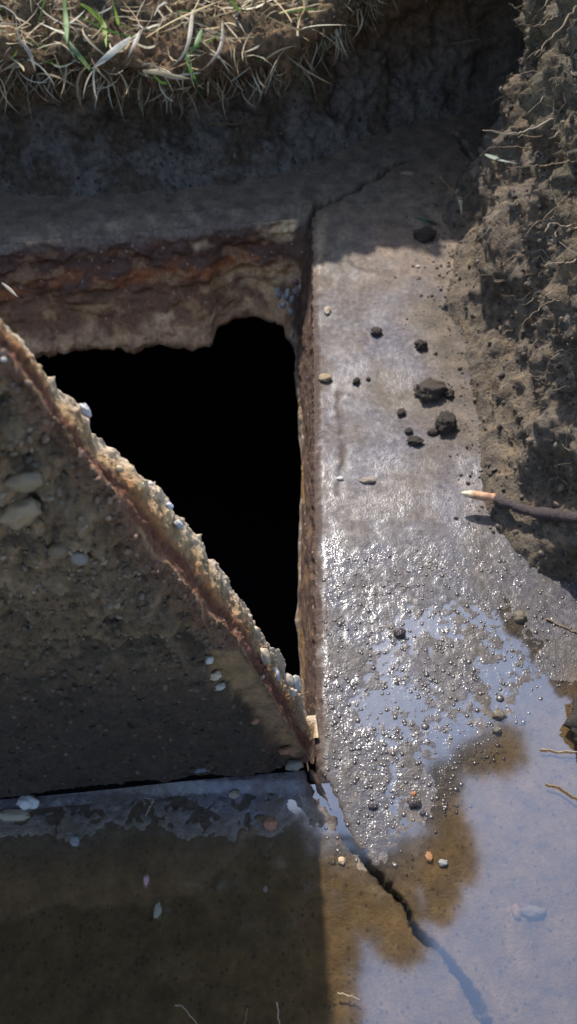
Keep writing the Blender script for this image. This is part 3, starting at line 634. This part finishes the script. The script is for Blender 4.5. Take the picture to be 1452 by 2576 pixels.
for x, y, a, b, lab, sd0 in clods:
    p = on_z(x, y + b * 0.4, 0.008); z = ground_z(p[0], p[1]); sc = 0.84 * np.dot(p - CAM, FWD) / F
    me = rock_mesh('soil_clod', sd0, 4, 0.38, 1.5, 0.40, 0.75)
    o = obj('soil_clod', me, M_clod if sd0 not in (3, 9) else material('clod_brown', (0.135, 0.104, 0.078), 0.95, var=0.5, vscale=300, bump=1.0, bscale=500, bdist=0.004))
    o.scale = (a * sc, b * sc * 1.15, b * sc * 1.05); o.location = (p[0], p[1], z + b * sc * 0.62); o.rotation_euler = (0, 0, sd0 * 0.7)
    if sd0 in (1, 3, 5, 12): o.rotation_euler = (0, 0, 0.15)
    tag(o, lab, 'clod', 'clods fallen on the slab')

# pebbles on the wet slab and under the water
peb = [(72, 2020, 28, 17, (0.60, 0.57, 0.52), 'white block-shaped pebble lying against the foot of the tipped lid', 0.35), (681, 2075, 17, 16, (0.36, 0.17, 0.09), 'reddish brown pebble standing out of the shaded water', 0.2),
       (34, 2052, 42, 13, (0.36, 0.30, 0.20), 'flat yellowish concrete chip beside the white block-shaped pebble', 0.7),
       (590, 1999, 14, 10, (0.30, 0.24, 0.17), 'tan pebble in the wet film below the lid', 0.3), (368, 2214, 9, 15, (0.55, 0.33, 0.33), 'pale pink pebble under the shaded water', 0.5), (396, 2290, 13, 22, (0.30, 0.27, 0.17), 'long greenish tan pebble under the shaded water', 0.5),
       (190, 2115, 12, 13, (0.26, 0.25, 0.23), 'grey pebble under the water below the lid foot', 0.5), (668, 2236, 6, 8, (0.5, 0.46, 0.46), 'tiny pale pebble under water near the shadow line', 0.5), (1302, 2290, 11, 17, (0.30, 0.19, 0.11), 'tan teardrop pebble under the blue water', 0.4),
       (1080, 2156, 9, 12, (0.27, 0.125, 0.045), 'orange pebble in the brown patch of the puddle', 0.4), (1345, 2290, 30, 14, (0.20, 0.175, 0.14), 'wide pale stone sunk in the blue water', 0.5), (1043, 2020, 15, 13, (0.06, 0.045, 0.04), 'shiny dark brown pebble at the water edge', 0.12),
       (1005, 1595, 14, 13, (0.05, 0.035, 0.035), 'shiny black pebble among the wet grit', 0.12), (1308, 1553, 15, 15, (0.13, 0.10, 0.06), 'olive brown pebble near the root tangle on the wet film', 0.4), (1062, 2043, 7, 7, (0.10, 0.09, 0.09), 'small wet grey pebble beside the shiny brown one', 0.12),
       (1255, 1800, 15, 13, (0.12, 0.095, 0.06), 'olive pebble half sunk at the edge of the blue water', 0.3), (1250, 1838, 11, 10, (0.10, 0.08, 0.06), 'small dark pebble just under the half sunk olive one', 0.2), (1040, 1998, 6, 6, (0.35, 0.14, 0.06), 'tiny orange pebble above the shiny brown one', 0.2),
       (1115, 2170, 12, 9, (0.22, 0.21, 0.19), 'pale grey pebble in the brown patch beside the orange one', 0.4), (860, 2425 - 260, 9, 9, (0.5, 0.36, 0.2), 'cream chip beside the crack', 0.5), (938, 2000 + 30, 12, 8, (0.04, 0.03, 0.03), 'black chip beside the fork of the crack', 0.2),
       (823, 793, 8, 14, (0.36, 0.28, 0.19), 'cream stone chip on the slab close to the rim', 0.6), (817, 962, 16, 12, (0.30, 0.22, 0.12), 'yellowish lump stuck to the slab at the rim', 0.6), (855, 1208, 9, 6, (0.5, 0.47, 0.42), 'small white chip at the end of the scar', 0.5),
       (925, 1214, 18, 9, (0.24, 0.19, 0.14), 'pale flat chip bedded in the damp concrete', 0.6), (1050, 683, 5, 4, (0.55, 0.47, 0.36), 'tiny cream chip on the shaded slab', 0.6), (1022, 452, 16, 6, (0.36, 0.24, 0.16), 'pinkish chip near the end of the far crack', 0.6)]
for i, (x, y, a, b, c, lab, ro) in enumerate(peb):
    p = on_z(x, y, 0.0); z = ground_z(p[0], p[1]); sc = np.dot(p - CAM, FWD) / F
    hgt = min(a, b) * sc
    me = rock_mesh('pebble', 60 + i, 3, 0.34, 1.9, 0.12)
    o = obj('pebble', me, peb_mat(c, ro)); o.scale = (a * sc, b * sc, hgt * 0.8); o.location = (p[0], p[1], z + hgt * 0.28)
    tag(o, lab, 'pebble', 'pebbles on the slab')

# wet grit: grains standing out of the film
rg = np.random.default_rng(3)
bm = bmesh.new(); bmesh.ops.create_icosphere(bm, subdivisions=1, radius=1.0); bv = np.array([v.co[:] for v in bm.verts]); bf = np.array([[v.index for v in f.verts] for f in bm.faces]); bm.free()
VV, FF, n = [], [], 0
cand = np.stack([rg.uniform(815, 1452, 14000), rg.uniform(1330, 2250, 14000)], -1)
dens = sstep(1360, 1480, cand[:, 1]) * sstep(2300, 1850, cand[:, 1]) * (0.35 + 0.65 * sstep(1420, 1100, cand[:, 0]))
cand = cand[(rg.random(14000) < 0.30 * dens * (0.6 + 0.9 * gnoise(cand[:, 0] / 60, cand[:, 1] / 60, 1.)))]
gp = np.array([on_z(x, y) for x, y in cand]); gz = slab_height(gp[:, 0], gp[:, 1]); gp, gz = gp[gz > -0.0014], gz[gz > -0.0014]
rr = 0.0009 + 0.0017 * rg.random(len(gp)) ** 2.2; rr[rg.random(len(gp)) < 0.03] *= 1.7
for k in range(len(gp)):
    v = bv * rr[k] * (1 + 0.35 * (rg.random(3) - 0.5)); v[:, 2] *= 0.24
    VV.append(v + np.array([gp[k, 0], gp[k, 1], gz[k] + rr[k] * 0.1])); FF.append(bf + n); n += len(bv)
grit = obj('grit', np_mesh('grit', np.concatenate(VV), np.concatenate(FF)), M_grit); tag(grit, 'wet sand grains glinting on the concrete', kind='stuff')

# ------------------------------------------------------------------ tubes: roots, twig, stems
def tube_arrays(path, radii, sides=6):
    path = np.asarray(path, float); n = len(path); tg = np.gradient(path, axis=0); tg /= np.linalg.norm(tg, axis=1)[:, None] + 1e-9
    ref = np.array([0.3, 0.2, 0.93]); a = np.cross(tg, ref); a /= np.linalg.norm(a, axis=1)[:, None] + 1e-9; b = np.cross(tg, a)
    th = np.linspace(0, 2 * math.pi, sides, endpoint=False)
    V = path[:, None, :] + np.asarray(radii)[:, None, None] * (a[:, None, :] * np.cos(th)[None, :, None] + b[:, None, :] * np.sin(th)[None, :, None])
    V = V.reshape(-1, 3); Fq = []
    for i in range(n - 1):
        for j in range(sides): Fq.append((i * sides + j, i * sides + (j + 1) % sides, (i + 1) * sides + (j + 1) % sides, (i + 1) * sides + j))
    V = np.concatenate([V, path[:1], path[-1:]]); c0, c1 = len(V) - 2, len(V) - 1
    for j in range(sides):
        Fq.append((c0, (j + 1) % sides, j, j)); Fq.append((c1, (n - 1) * sides + j, (n - 1) * sides + (j + 1) % sides, (n - 1) * sides + (j + 1) % sides))
    return V, Fq
def tube_mesh(name, path, radii, sides=6):
    V, Fq = tube_arrays(path, radii, sides); me = bpy.data.meshes.new(name)
    me.from_pydata([tuple(v) for v in V], [], [tuple(dict.fromkeys(f)) for f in Fq]); me.polygons.foreach_set('use_smooth', np.ones(len(me.polygons), bool)); me.update(); return me
def spline(pts, n=18, jit=0.0, seed=0):
    pts = np.asarray(pts, float); r = np.random.default_rng(seed)
    s = np.r_[0, np.cumsum(np.linalg.norm(np.diff(pts, axis=0), axis=1))]; t = np.linspace(0, s[-1], n)
    out = np.stack([np.interp(t, s, pts[:, k]) for k in range(3)], -1)
    for _ in range(2): out[1:-1] = (out[:-2] + 2 * out[1:-1] + out[2:]) / 4
    if jit: out[1:-1] += r.normal(size=(n - 2, 3)) * jit
    return out

# cast rays onto the soil so that roots grow out of it
dg = bpy.context.evaluated_depsgraph_get()
from mathutils.bvhtree import BVHTree
BV = BVHTree.FromPolygons([tuple(v) for v in GG.reshape(-1, 3)], [tuple(f) for f in grid_faces(len(uu), GG.shape[1], closed_u=True)])
def on_soil(px, py):
    d = ray(px, py); h = BV.ray_cast(Vector(CAM), Vector(d)); return (np.array(h[0]), np.array(h[1])) if h[0] is not None else (on_z(px, py, 0.02), np.array([0, 0, 1.0]))

# twig with a peeled tip, poking out of the root-matted bank
e_in, e_n = on_soil(1440, 1300)
tip = on_z(1166, 1243, 0.024); dep_t = np.dot(tip - CAM, FWD)
def at_depth(px, py, d): r_ = ray(px, py); return CAM + r_ * (d / np.dot(r_, FWD))
e_d = np.dot(e_in - CAM, FWD)
tw = [(1160, 1240), (1200, 1246), (1246, 1254), (1290, 1272), (1340, 1288), (1400, 1295), (1452, 1303), (1520, 1316)]
ds = np.linspace(dep_t, dep_t - 0.012, len(tw))
for _k, (_x, _y) in enumerate(tw[3:-1]): ds[_k + 3] = min(ds[_k + 3], np.dot(on_soil(_x, _y)[0] - CAM, FWD) - 0.012)
ds[-1] = np.dot(on_soil(*tw[-1])[0] - CAM, FWD) + 0.01
tp_ = [at_depth(x, y, d) for (x, y), d in zip(tw, ds)]
twig = tag(empty('twig', tuple(tp_[-1])), 'dark twig with a peeled orange tip poking out of the root-matted bank', 'twig')
sc = dep_t / F
b_path = spline(tp_[2:], 26, 0.0004, 4); rb = np.linspace(13, 15, 26) * sc * (1 + 0.12 * np.random.default_rng(4).normal(size=26)); adopt(obj('bark', tube_mesh('bark', b_path, rb, 10), M_bark), twig)
t_path = spline(tp_[:3], 12); rt = np.interp(np.linspace(0, 1, 12), [0, 0.12, 0.35, 1], [2.0, 7, 11, 12.4]) * sc
M_tip = material('peeled_wood', (0.46, 0.25, 0.14), 0.7, var=0.6, vscale=120)
M_tip2 = material('cut_wood', (0.60, 0.47, 0.30), 0.55)
adopt(obj('peeled_tip', tube_mesh('peeled_tip', t_path[3:], rt[3:], 10), M_tip), twig)['label'] = 'peeled orange wood'
adopt(obj('cut_end', tube_mesh('cut_end', t_path[:5], rt[:5] * 1.02, 8), M_tip2), twig)

# single roots growing out of the soil: pixel paths, first point in the soil
M_rootw = material('pale_root', (0.27, 0.20, 0.125), 0.75, var=0.3, vscale=300)
roots = [([(1210, 97), (1180, 102), (1150, 110), (1120, 113)], 3.6, 'straight tan root jutting from the shaded corner where the banks meet'),
         ([(1390, 300), (1330, 330), (1280, 338), (1240, 330), (1214, 328)], 3.6, 'long tan root with a frayed end jutting out over the slab from the root-matted bank'),
         ([(1370, 345), (1320, 345), (1270, 336), (1230, 330)], 3.0, 'thin tan root running just under the frayed one'),
         ([(1350, 372), (1300, 372), (1260, 370), (1225, 374)], 2.6, 'short grey root over the white-green blade'),
         ([(1450, 405), (1400, 410), (1340, 418), (1275, 420)], 2.8, 'brown root lying under the white-green blade'),
         ([(1450, 15), (1420, 60), (1390, 92), (1360, 125), (1345, 140)], 4.2, 'curved thick root at the top of the root-matted bank'),
         ([(1452, 575), (1420, 570), (1385, 560), (1375, 572), (1368, 585)], 3.6, 'pale hooked root sticking out of the root-matted bank'), ([(1450, 655), (1410, 660), (1370, 670)], 3.2, 'stubby pale root under the hooked root'),
         ([(1440, 480), (1400, 520), (1360, 552), (1320, 590)], 2.6, 'slanting brown root above the hooked root'), ([(1410, 755), (1370, 765), (1345, 785), (1308, 820)], 2.6, 'thin tan zigzag root low on the root-matted bank'),
         ([(1190, 480), (1160, 505), (1130, 470), (1108, 445)], 2.6, 'fine root reaching up from the nose of the root-matted bank'), ([(1150, 235), (1190, 250), (1220, 270)], 2.6, 'dark root in the shaded corner'),
         ([(1300, 0), (1260, 25), (1215, 52), (1180, 80)], 2.8, 'grey root running down the shaded corner of the banks'), ([(1400, 40), (1360, 65), (1305, 62)], 2.6, 'yellowish root near the top of the root-matted bank'),
         ([(1230, 1000), (1245, 1020), (1235, 1040)], 3.0, 'short curled yellow root low on the root-matted bank'), ([(1270, 1080), (1290, 1110), (1300, 1140)], 2.2, 'thin straw-like root low on the root-matted bank above the twig'),
         ([(1300, 640), (1270, 660), (1230, 690)], 2.4, 'short brown root in the middle of the root-matted bank'), ([(1290, 830), (1250, 845), (1200, 860)], 2.2, 'thin dark root lying on the lower root-matted bank'),
         ([(60, 195), (95, 235), (120, 255)], 2.6, 'thin tan root hanging on the turf-topped bank below the grey dry stem'), ([(720, 500 - 10), (735, 520 - 60), (728, 400)], 2.4, 'pale hanging root on the turf-topped bank above the corner of the opening'),
         ([(580, 395), (560, 450), (542, 485)], 2.4, 'thin root hanging low on the turf-topped bank'), ([(520, 310), (600, 312), (640, 300)], 3.2, 'orange-brown root under the grass tuft on the turf-topped bank')]
for k, (pp, r_, lab) in enumerate(roots):
    p0, n0 = on_soil(*pp[0]); d0 = np.dot(p0 - CAM, FWD); P = [p0 - n0 * 0.006 if n0 @ (CAM - p0) > 0 else p0 + n0 * 0.006]
    for i, q_ in enumerate(pp):
        ps, _ = on_soil(*q_); dsf = np.dot(ps - CAM, FWD)
        P.append(at_depth(*q_, min(d0 - 0.004 * (i + 1), dsf - 0.003)))
    path = spline(P, 20, 0.0009, k); R_ = np.linspace(0.85, 0.30, 20) * r_ * d0 / F
    tag(obj('root', tube_mesh('root', path, R_, 6), M_rootw if k in (0, 1, 6, 7, 19) else M_root), lab, 'root', 'roots sticking out of the banks')

# roots and straws by the water: pixel paths at the water surface
bits = [([(440, 2528), (462, 2532), (485, 2560), (500, 2590)], 3.2, 'curled pale root reaching over the shaded water'), ([(622, 2535), (620, 2560), (612, 2590)], 3.0, 'short tan root over the shaded water between the curled root and the grey straw'),
        ([(697, 2520), (700, 2550), (704, 2590)], 4.2, 'straight grey straw over the shaded water close to the shadow line'), ([(850, 2497), (880, 2505), (905, 2514)], 3.8, 'cream straw floating beside the shadow line'),
        ([(388, 2008), (378, 2028), (366, 2052)], 4.6, 'short silver straw lying across the wet film under the lid'), ([(1375, 1970), (1400, 1975), (1440, 2000), (1490, 2030)], 4.0, 'brown stem trailing into the blue water beside the soil lump'),
        ([(1362, 1884), (1400, 1888), (1470, 1892)], 3.6, 'tan straw lying on the blue water beside the soil lump'), ([(1375, 1555), (1410, 1572), (1452, 1590), (1500, 1600)], 4.0, 'grey stem in the root tangle at the water edge')]
for k, (pp, r_, lab) in enumerate(bits):
    P = [on_z(x, y, 0.003) for x, y in pp]; d0 = np.dot(P[0] - CAM, FWD)
    for p in P: p[2] = max(0.0015, ground_z(p[0], p[1]) + 0.001)
    path = spline(P, 16, 0.0004, 50 + k)
    _kd = 'straw' if 'straw' in lab else 'stem' if ' stem ' in lab else 'root'
    tag(obj(_kd, tube_mesh('straw', path, np.linspace(.7, .4, 16) * r_ * d0 / F, 6), M_rootw if k in (0, 2, 3, 4, 6) else M_root), lab, _kd, 'straws and roots by the water')

# a soil lump with rootlets that reaches the water on the right
p = on_z(1500, 1840, 0.0)
lump_o = obj('soil_lump', rock_mesh('soil_lump', 33, 4, 0.45, 1.6, 0.5), M_clod); lump_o.location = (p[0], p[1], 0.010); lump_o.scale = (0.022, 0.030, 0.016)
tag(lump_o, 'dark soil lump with rootlets at the edge of the blue water', 'clod')

# ------------------------------------------------------------------ grass on the far lip
rg = np.random.default_rng(11)
def ribbon(P, w, side):
    P = np.asarray(P); n = len(P); prof = np.sin(np.linspace(0.35, math.pi - 0.02, n)) * w
    return np.concatenate([P - side * prof[:, None], P + side * prof[:, None]]), [(i, i + 1, n + i + 1, n + i) for i in range(n - 1)]
lipj = int(np.argmax(vv >= vk[8])); nseg = 6
vis = np.where((uu > fine0) & (uu < arc[n_far + 1]))[0]
gV, gF, gC, n = [], [], [], 0
straw_c = [(0.72, 0.61, 0.40), (0.58, 0.46, 0.27), (0.80, 0.73, 0.55), (0.38, 0.28, 0.16), (0.52, 0.44, 0.31)]; green_c = [(0.10, 0.19, 0.035), (0.16, 0.25, 0.04), (0.07, 0.13, 0.03)]
def add_blade(base, d0, length, w, col, droop, curl):
    global n
    P = [np.array(base)]; d = np.array(d0, float); d /= np.linalg.norm(d); st = length / nseg
    for i in range(nseg):
        P.append(P[-1] + d * st); d = d + np.array([0, 0, -droop]) + curl; d /= np.linalg.norm(d)
    P = np.array(P); side = np.cross(P[-1] - P[0], rg.normal(size=3)); side /= np.linalg.norm(side) + 1e-9
    v, f = ribbon(P, w / 2, side); gV.append(v); gF.append(np.array(f) + n); gC.append(np.tile(np.array(col) * rg.uniform(0.75, 1.2), (len(v), 1))); n += len(v)
topk = np.where(vv >= vk[8] - 0.02)[0]
for k in range(4200):
    i = vis[rg.integers(len(vis))]; u01 = rg.random()
    if u01 < 0.55:
        j = rg.choice(topk[:60]); b = GG[i, j]
    else:
        j = min(len(vv) - 1, rg.choice(topk)); b = GG[i, j] + np.array([rg.normal() * 0.05, rg.random() ** 1.5 * 0.5, 0.0])
        b = np.array([b[0], b[1], 0.245])
    dens = 0.75 + 0.5 * gnoise(b[0] * 6, b[1] * 6, 2.0) - 1.3 * sstep(0.0, 0.18, b[0]) * (b[1] < 1.6)
    if rg.random() > dens: continue
    onlip = u01 < 0.55
    d0 = np.array([rg.normal() * 1.0, -0.25 * onlip + rg.normal() * 0.6, rg.uniform(-0.1, 0.8) if not onlip else rg.uniform(-0.5, 0.5)])
    gr = rg.random() < (0.10 if onlip else 0.2)
    col = green_c[rg.integers(3)] if gr else straw_c[rg.integers(5)]
    add_blade(b, d0, rg.uniform(0.03, 0.12) * (1.0 if not onlip else 0.75), rg.uniform(0.0010, 0.0034) * (1.2 if gr else 1), col, rg.uniform(-0.05, 0.22), rg.normal(size=3) * 0.22)
# dead strands hanging down the face under the lip
for k in range(900):
    i = vis[rg.integers(len(vis))]; j = np.argmax(vv >= vk[6] + rg.random() * 0.05); b = GG[i, j]
    add_blade(b, (rg.normal() * 0.6, -0.6, -0.6), rg.uniform(0.02, 0.06), rg.uniform(0.0009, 0.002), straw_c[rg.integers(1, 5)] if rg.random() < 0.8 else (0.12, 0.08, 0.05), 0.18, rg.normal(size=3) * 0.2)
M_grass = material('grass', tint=True, rough=0.65, var=0.2, vscale=200, bump=0.0)
def make_translucent(m):
    t = m.node_tree; p = t.nodes['Principled BSDF']; tr = t.nodes.new('ShaderNodeBsdfTranslucent'); mx = t.nodes.new('ShaderNodeMixShader'); mx.inputs[0].default_value = 0.45
    t.links.new(p.inputs['Base Color'].links[0].from_socket, tr.inputs[0]); t.links.new(p.outputs[0], mx.inputs[1]); t.links.new(tr.outputs[0], mx.inputs[2]); t.links.new(mx.outputs[0], t.nodes['Material Output'].inputs[0]); return m
make_translucent(M_grass)
gr_o = obj('grass', np_mesh('grass', np.concatenate(gV), np.concatenate(gF), cols=np.concatenate(gC)), M_grass); tag(gr_o, 'dry straw and green grass on the lip of the turf-topped bank', kind='stuff')

# fine rootlets all over the right bank
rg = np.random.default_rng(21); gV, gF, n = [], [], 0; cols = []
cand_i = np.where((uu > arc[n_far - 3]) & (uu < fine1))[0]
for k in range(3200):
    i = cand_i[rg.integers(len(cand_i))]; j = rg.integers(int(len(vv) * 0.25), len(vv) - 25)
    if rg.random() > 0.15 + 0.85 * (j / len(vv)): continue
    b = GG[i, j]; nr = np.cross(GG[i, j + 1] - b, GG[min(i + 1, len(uu) - 1), j] - b); nr /= np.linalg.norm(nr) + 1e-9
    if nr @ (CAM - b) < 0: nr = -nr
    L_ = rg.uniform(0.008, 0.035); d = nr + rg.normal(size=3) * 0.7; d /= np.linalg.norm(d); P = [b - nr * 0.002]
    for s_ in range(6): P.append(P[-1] + d * L_ / 6); d = d + rg.normal(size=3) * 0.35; d /= np.linalg.norm(d)
    r0 = rg.uniform(0.00022, 0.0006); V_, F_ = tube_arrays(P, np.linspace(r0, r0 * 0.5, 7), 4)
    F_ = [f for f in F_ if len(set(f)) == 4]; gV.append(V_); gF.append(np.array(F_) + n); n += len(V_); cols.append(np.tile(np.array([(0.24, 0.17, 0.10), (0.14, 0.11, 0.08), (0.32, 0.25, 0.16)][rg.integers(3)]), (len(V_), 1)))
rl = obj('rootlets', np_mesh('rootlets', np.concatenate(gV), np.concatenate(gF), cols=np.concatenate(cols)), material('rootlet', tint=True, rough=0.85)); tag(rl, 'fine rootlets matting the bank', kind='stuff')

# single blades that show on their own
def blade_obj(pp, w_px, col, lab, lift=0.006, grp=None, soil=True):
    P = []
    for x, y in pp:
        a, nr = on_soil(x, y) if soil else (on_z(x, y, 0.004), None)
        b = on_z(x, y, 0.004)
        if np.dot(b - CAM, FWD) < np.dot(a - CAM, FWD): a = b
        P.append(at_depth(x, y, np.dot(a - CAM, FWD) - lift))
    P = spline(P, 12); d0 = np.dot(P[0] - CAM, FWD); side = np.cross(P[-1] - P[0], FWD); side /= np.linalg.norm(side)
    prof = np.sin(np.linspace(0.5, math.pi - 0.05, 12)) * w_px / 2 * d0 / F; mid = P - FWD * 0.0015
    V = np.concatenate([P - side * prof[:, None], mid, P + side * prof[:, None]]); Fq = []
    for i in range(11):
        Fq += [(i, i + 1, 12 + i + 1, 12 + i), (12 + i, 12 + i + 1, 24 + i + 1, 24 + i)]
    kind_ = 'seed_husk' if 'husk' in lab else 'straw' if 'straw stuck' in lab else 'dry_stem' if ' stem ' in lab else 'grass_blade'
    return tag(obj(kind_, np_mesh(kind_, V, Fq), make_translucent(material('blade', col, 0.5, var=0.2, vscale=150))), lab, kind_.replace('_', ' '), grp)
GRP = 'single blades on the banks'
blade_obj([(470, 130), (472, 170), (490, 205), (514, 250)], 18, (0.10, 0.22, 0.07), 'green blade dangling below the straw tuft on the turf-topped bank', 0.02, GRP)
blade_obj([(508, 75), (495, 110), (478, 140)], 13, (0.13, 0.24, 0.06), 'green blade slanting into the straw tuft on the turf-topped bank', 0.02, GRP)
blade_obj([(160, 90), (190, 130), (215, 158), (235, 190)], 12, (0.14, 0.22, 0.08), 'thin green blade bending down the turf-topped bank beside the silvery blade', 0.02, GRP)
blade_obj([(330, 95), (290, 125), (262, 150), (232, 172)], 18, (0.50, 0.50, 0.42), 'broad silvery dead blade across the turf-topped bank', 0.025, GRP)
blade_obj([(205, 10), (240, 30), (262, 60), (268, 120)], 14, (0.28, 0.40, 0.05), 'bright yellow-green blade at the top of the turf-topped bank', 0.02, GRP)
blade_obj([(162, 0), (166, 50), (170, 110)], 14, (0.14, 0.26, 0.05), 'upright green blade at the top of the turf-topped bank', 0.02, GRP)
blade_obj([(360, 180), (400, 180), (440, 195), (485, 198)], 15, (0.48, 0.38, 0.22), 'thick tan stem curving under the straw tuft', 0.025, GRP)
blade_obj([(485, 25), (478, 90), (470, 140), (420, 175)], 11, (0.46, 0.40, 0.30), 'long pale stem hanging into the straw tuft', 0.028, GRP)
blade_obj([(355, 75), (335, 120), (322, 145)], 11, (0.5, 0.44, 0.34), 'short pale stem in the straw tuft touching the silvery blade', 0.028, GRP)
blade_obj([(560, 55), (560, 110), (540, 150), (505, 178)], 10, (0.36, 0.30, 0.22), 'hoop-shaped dry stem at the side of the straw tuft', 0.025, GRP)
blade_obj([(45, 95), (75, 130), (90, 180)], 10, (0.40, 0.36, 0.30), 'grey dry stem hanging on the turf-topped bank above a thin tan root', 0.02, GRP)
blade_obj([(262, 260), (258, 215), (290, 170)], 9, (0.38, 0.28, 0.16), 'brown dry stem hanging below the silvery blade', 0.02, GRP)
blade_obj([(1222, 388), (1262, 404), (1302, 412)], 15, (0.38, 0.44, 0.36), 'white and green blade lying on the root-matted bank', 0.012, GRP)
blade_obj([(1152, 475), (1158, 500), (1162, 540)], 16, (0.66, 0.58, 0.38), 'cream seed husk on the nose of the root-matted bank', 0.008, GRP)
blade_obj([(1048, 548), (1075, 556), (1105, 566)], 8, (0.05, 0.16, 0.06), 'short green blade lying above the smooth black clod', 0.002, GRP)
blade_obj([(5, 712), (25, 728), (45, 748)], 8, (0.46, 0.42, 0.34), 'bent pale straw stuck on the wall of the opening', 0.05, GRP)

# ------------------------------------------------------------------ a tree whose boughs hang high over the pit; it shows as the dark patches mirrored in the puddle
TZ = 3.6
def mirror(px, py, z=TZ):
    p = on_z(px, py); d = ray(px, py).copy(); d[2] = -d[2]; return p + d * (z / d[2])
clumps = []
for x, y, r_ in [(1265, 1885, 60), (1190, 1910, 45), (1120, 1960, 45), (1110, 2040, 50), (1130, 2100, 55), (1140, 2170, 60), (1060, 2180, 55), (1000, 2210, 60), (1110, 2270, 40), (1000, 2300, 60), (1010, 2370, 60),
                 (930, 2250, 60), (880, 2200, 70), (870, 2320, 75), (850, 2420, 60), (835, 2540, 70), (780, 2450, 90)]:
    clumps.append((mirror(x, y), r_ * 1.15))
for x in range(-500, 800, 95):
    for y in range(2110, 2760, 95): clumps.append((mirror(x + (y % 190) * 0.4, y), 95))  # unseen crown added here to keep mirrored sky off the shaded water
rg = np.random.default_rng(5); tV, tF, n = [], [], 0
for c, r_px in clumps:
    rad_m = r_px * (np.linalg.norm(c - CAM) + 1.2) / F * 0.92
    for k in range(int(110 + 60 * rad_m * 10)):
        v = rg.normal(size=3); v /= np.linalg.norm(v); p = c + v * rad_m * rg.random() ** 0.45 * np.array([1, 1, 0.8])
        a = rg.normal(size=3); a[2] *= 0.35; a /= np.linalg.norm(a); b = np.cross(a, rg.normal(size=3)); b /= np.linalg.norm(b); L_ = rg.uniform(0.05, 0.09)
        tV.append(np.array([p - a * L_ / 2, p + b * L_ * 0.28, p + a * L_ / 2, p - b * L_ * 0.28])); tF.append([n, n + 1, n + 2, n + 3]); n += 4
tree = tag(empty('tree', (-2.9, 1.2, 0.25)), 'leafy tree beside the pit whose boughs show as dark patches mirrored in the puddle', 'tree')
adopt(obj('crown', np_mesh('crown', np.concatenate(tV), np.array(tF), smooth=False), material('leaves', (0.035, 0.05, 0.018), 0.6, var=0.3, vscale=8)), tree)
trk = spline([(-2.9, 1.2, 0.2), (-2.85, 1.2, 1.5), (-2.7, 1.15, 2.8), (-2.2, 1.1, 3.6)], 24, 0.01, 1)
M_bark2 = material('tree_bark', (0.09, 0.07, 0.055), 0.9, var=0.4, vscale=30, bump=1.0, bscale=40, bdist=0.02)
adopt(obj('trunk', tube_mesh('trunk', trk, np.linspace(0.16, 0.07, 24), 12), M_bark2), tree)
for k, e in enumerate([mirror(1140, 2100), mirror(980, 2330), mirror(400, 2300), mirror(100, 2600)]):
    br = spline([trk[-3 - k], (trk[-1] + e) / 2 + np.array([0, 0, 0.15]), e], 16, 0.02, k); adopt(obj('branch', tube_mesh('branch', br, np.linspace(0.05, 0.012, 16), 8), M_bark2), tree)

# ------------------------------------------------------------------ loose soil crumbs on the banks, at their foot and on the muddy lid
def crumbs(name, pos, rad, cols, seed):
    r = np.random.default_rng(seed); n = len(pos); k = len(bv)
    q = r.normal(size=(n, 3, 3)) * 0.28 + np.eye(3); v = np.einsum('nij,kj->nki', q, bv) * rad[:, None, None] + pos[:, None, :]
    f = bf[None] + (np.arange(n) * k)[:, None, None]
    return np_mesh(name, v.reshape(-1, 3), f.reshape(-1, 3), cols=np.repeat(cols, k, 0), smooth=False)
rg = np.random.default_rng(77)
ci = np.where((uu > fine0 + 0.3) & (uu < fine1))[0]
N_ = 9000; ii = ci[rg.integers(0, len(ci), N_)]; jj = rg.integers(4, len(vv) - 12, N_)
pos = GG[ii, jj] + rg.normal(size=(N_, 3)) * 0.0015
rad_ = 0.0009 + 0.0032 * rg.random(N_) ** 4
tone = np.array([(0.13, 0.105, 0.078), (0.075, 0.06, 0.048), (0.17, 0.13, 0.09), (0.05, 0.042, 0.036)])[rg.integers(0, 4, N_)] * rg.uniform(0.8, 1.15, (N_, 1))
# spilled along the foot of the root-matted bank
fp = np.array(gpl(FOOT_R)); M_ = 700; fi = rg.integers(0, len(fp) - 6, M_); ft = rg.random(M_)[:, None]
sp = fp[fi] * (1 - ft) + fp[fi + 1] * ft; sp[:, 0] -= np.abs(rg.normal(size=M_)) * 0.03 - 0.01; sp[:, 1] += rg.normal(size=M_) * 0.01
spz = slab_height(sp[:, 0], sp[:, 1]); okk = spz > 0.002
pos = np.concatenate([pos, np.c_[sp, spz + 0.0004][okk]]); rad_ = np.r_[rad_, (0.0006 + 0.0022 * rg.random(M_) ** 4)[okk]]
tone = np.concatenate([tone, np.tile([0.125, 0.098, 0.072], (okk.sum(), 1)) * rg.uniform(0.6, 1.3, (okk.sum(), 1))])
M_crumb = material('crumb', tint=True, rough=0.95, var=0.3, vscale=300, bump=0.6, bscale=600)
tag(obj('soil_crumbs', crumbs('soil_crumbs', pos, rad_, tone, 1), M_crumb), 'loose soil crumbs on the banks and at their foot', kind='stuff')
fi, fj = rg.integers(8, nb_rows - 4, 9000), (nf * rg.random(9000) ** 0.7).astype(int).clip(30, nf - 1)
lp = LV[fi, fj]; lpx, lpy = to_px(lp); okk = (rg.random(9000) < 1.0 - 0.75 * sstep(1450, 1800, lpy)) & (smooth_zone[fi, fj] < 0.3)
tone = cl[fi, fj][okk] * rg.uniform(0.6, 1.5, (okk.sum(), 1))
lc = adopt(obj('mud_crumbs', crumbs('mud_crumbs', lp[okk] + rg.normal(size=(okk.sum(), 3)) * 0.001, 0.0006 + 0.0016 * rg.random(okk.sum()) ** 3, tone, 2), M_crumb), lid); lc['kind'] = 'stuff'
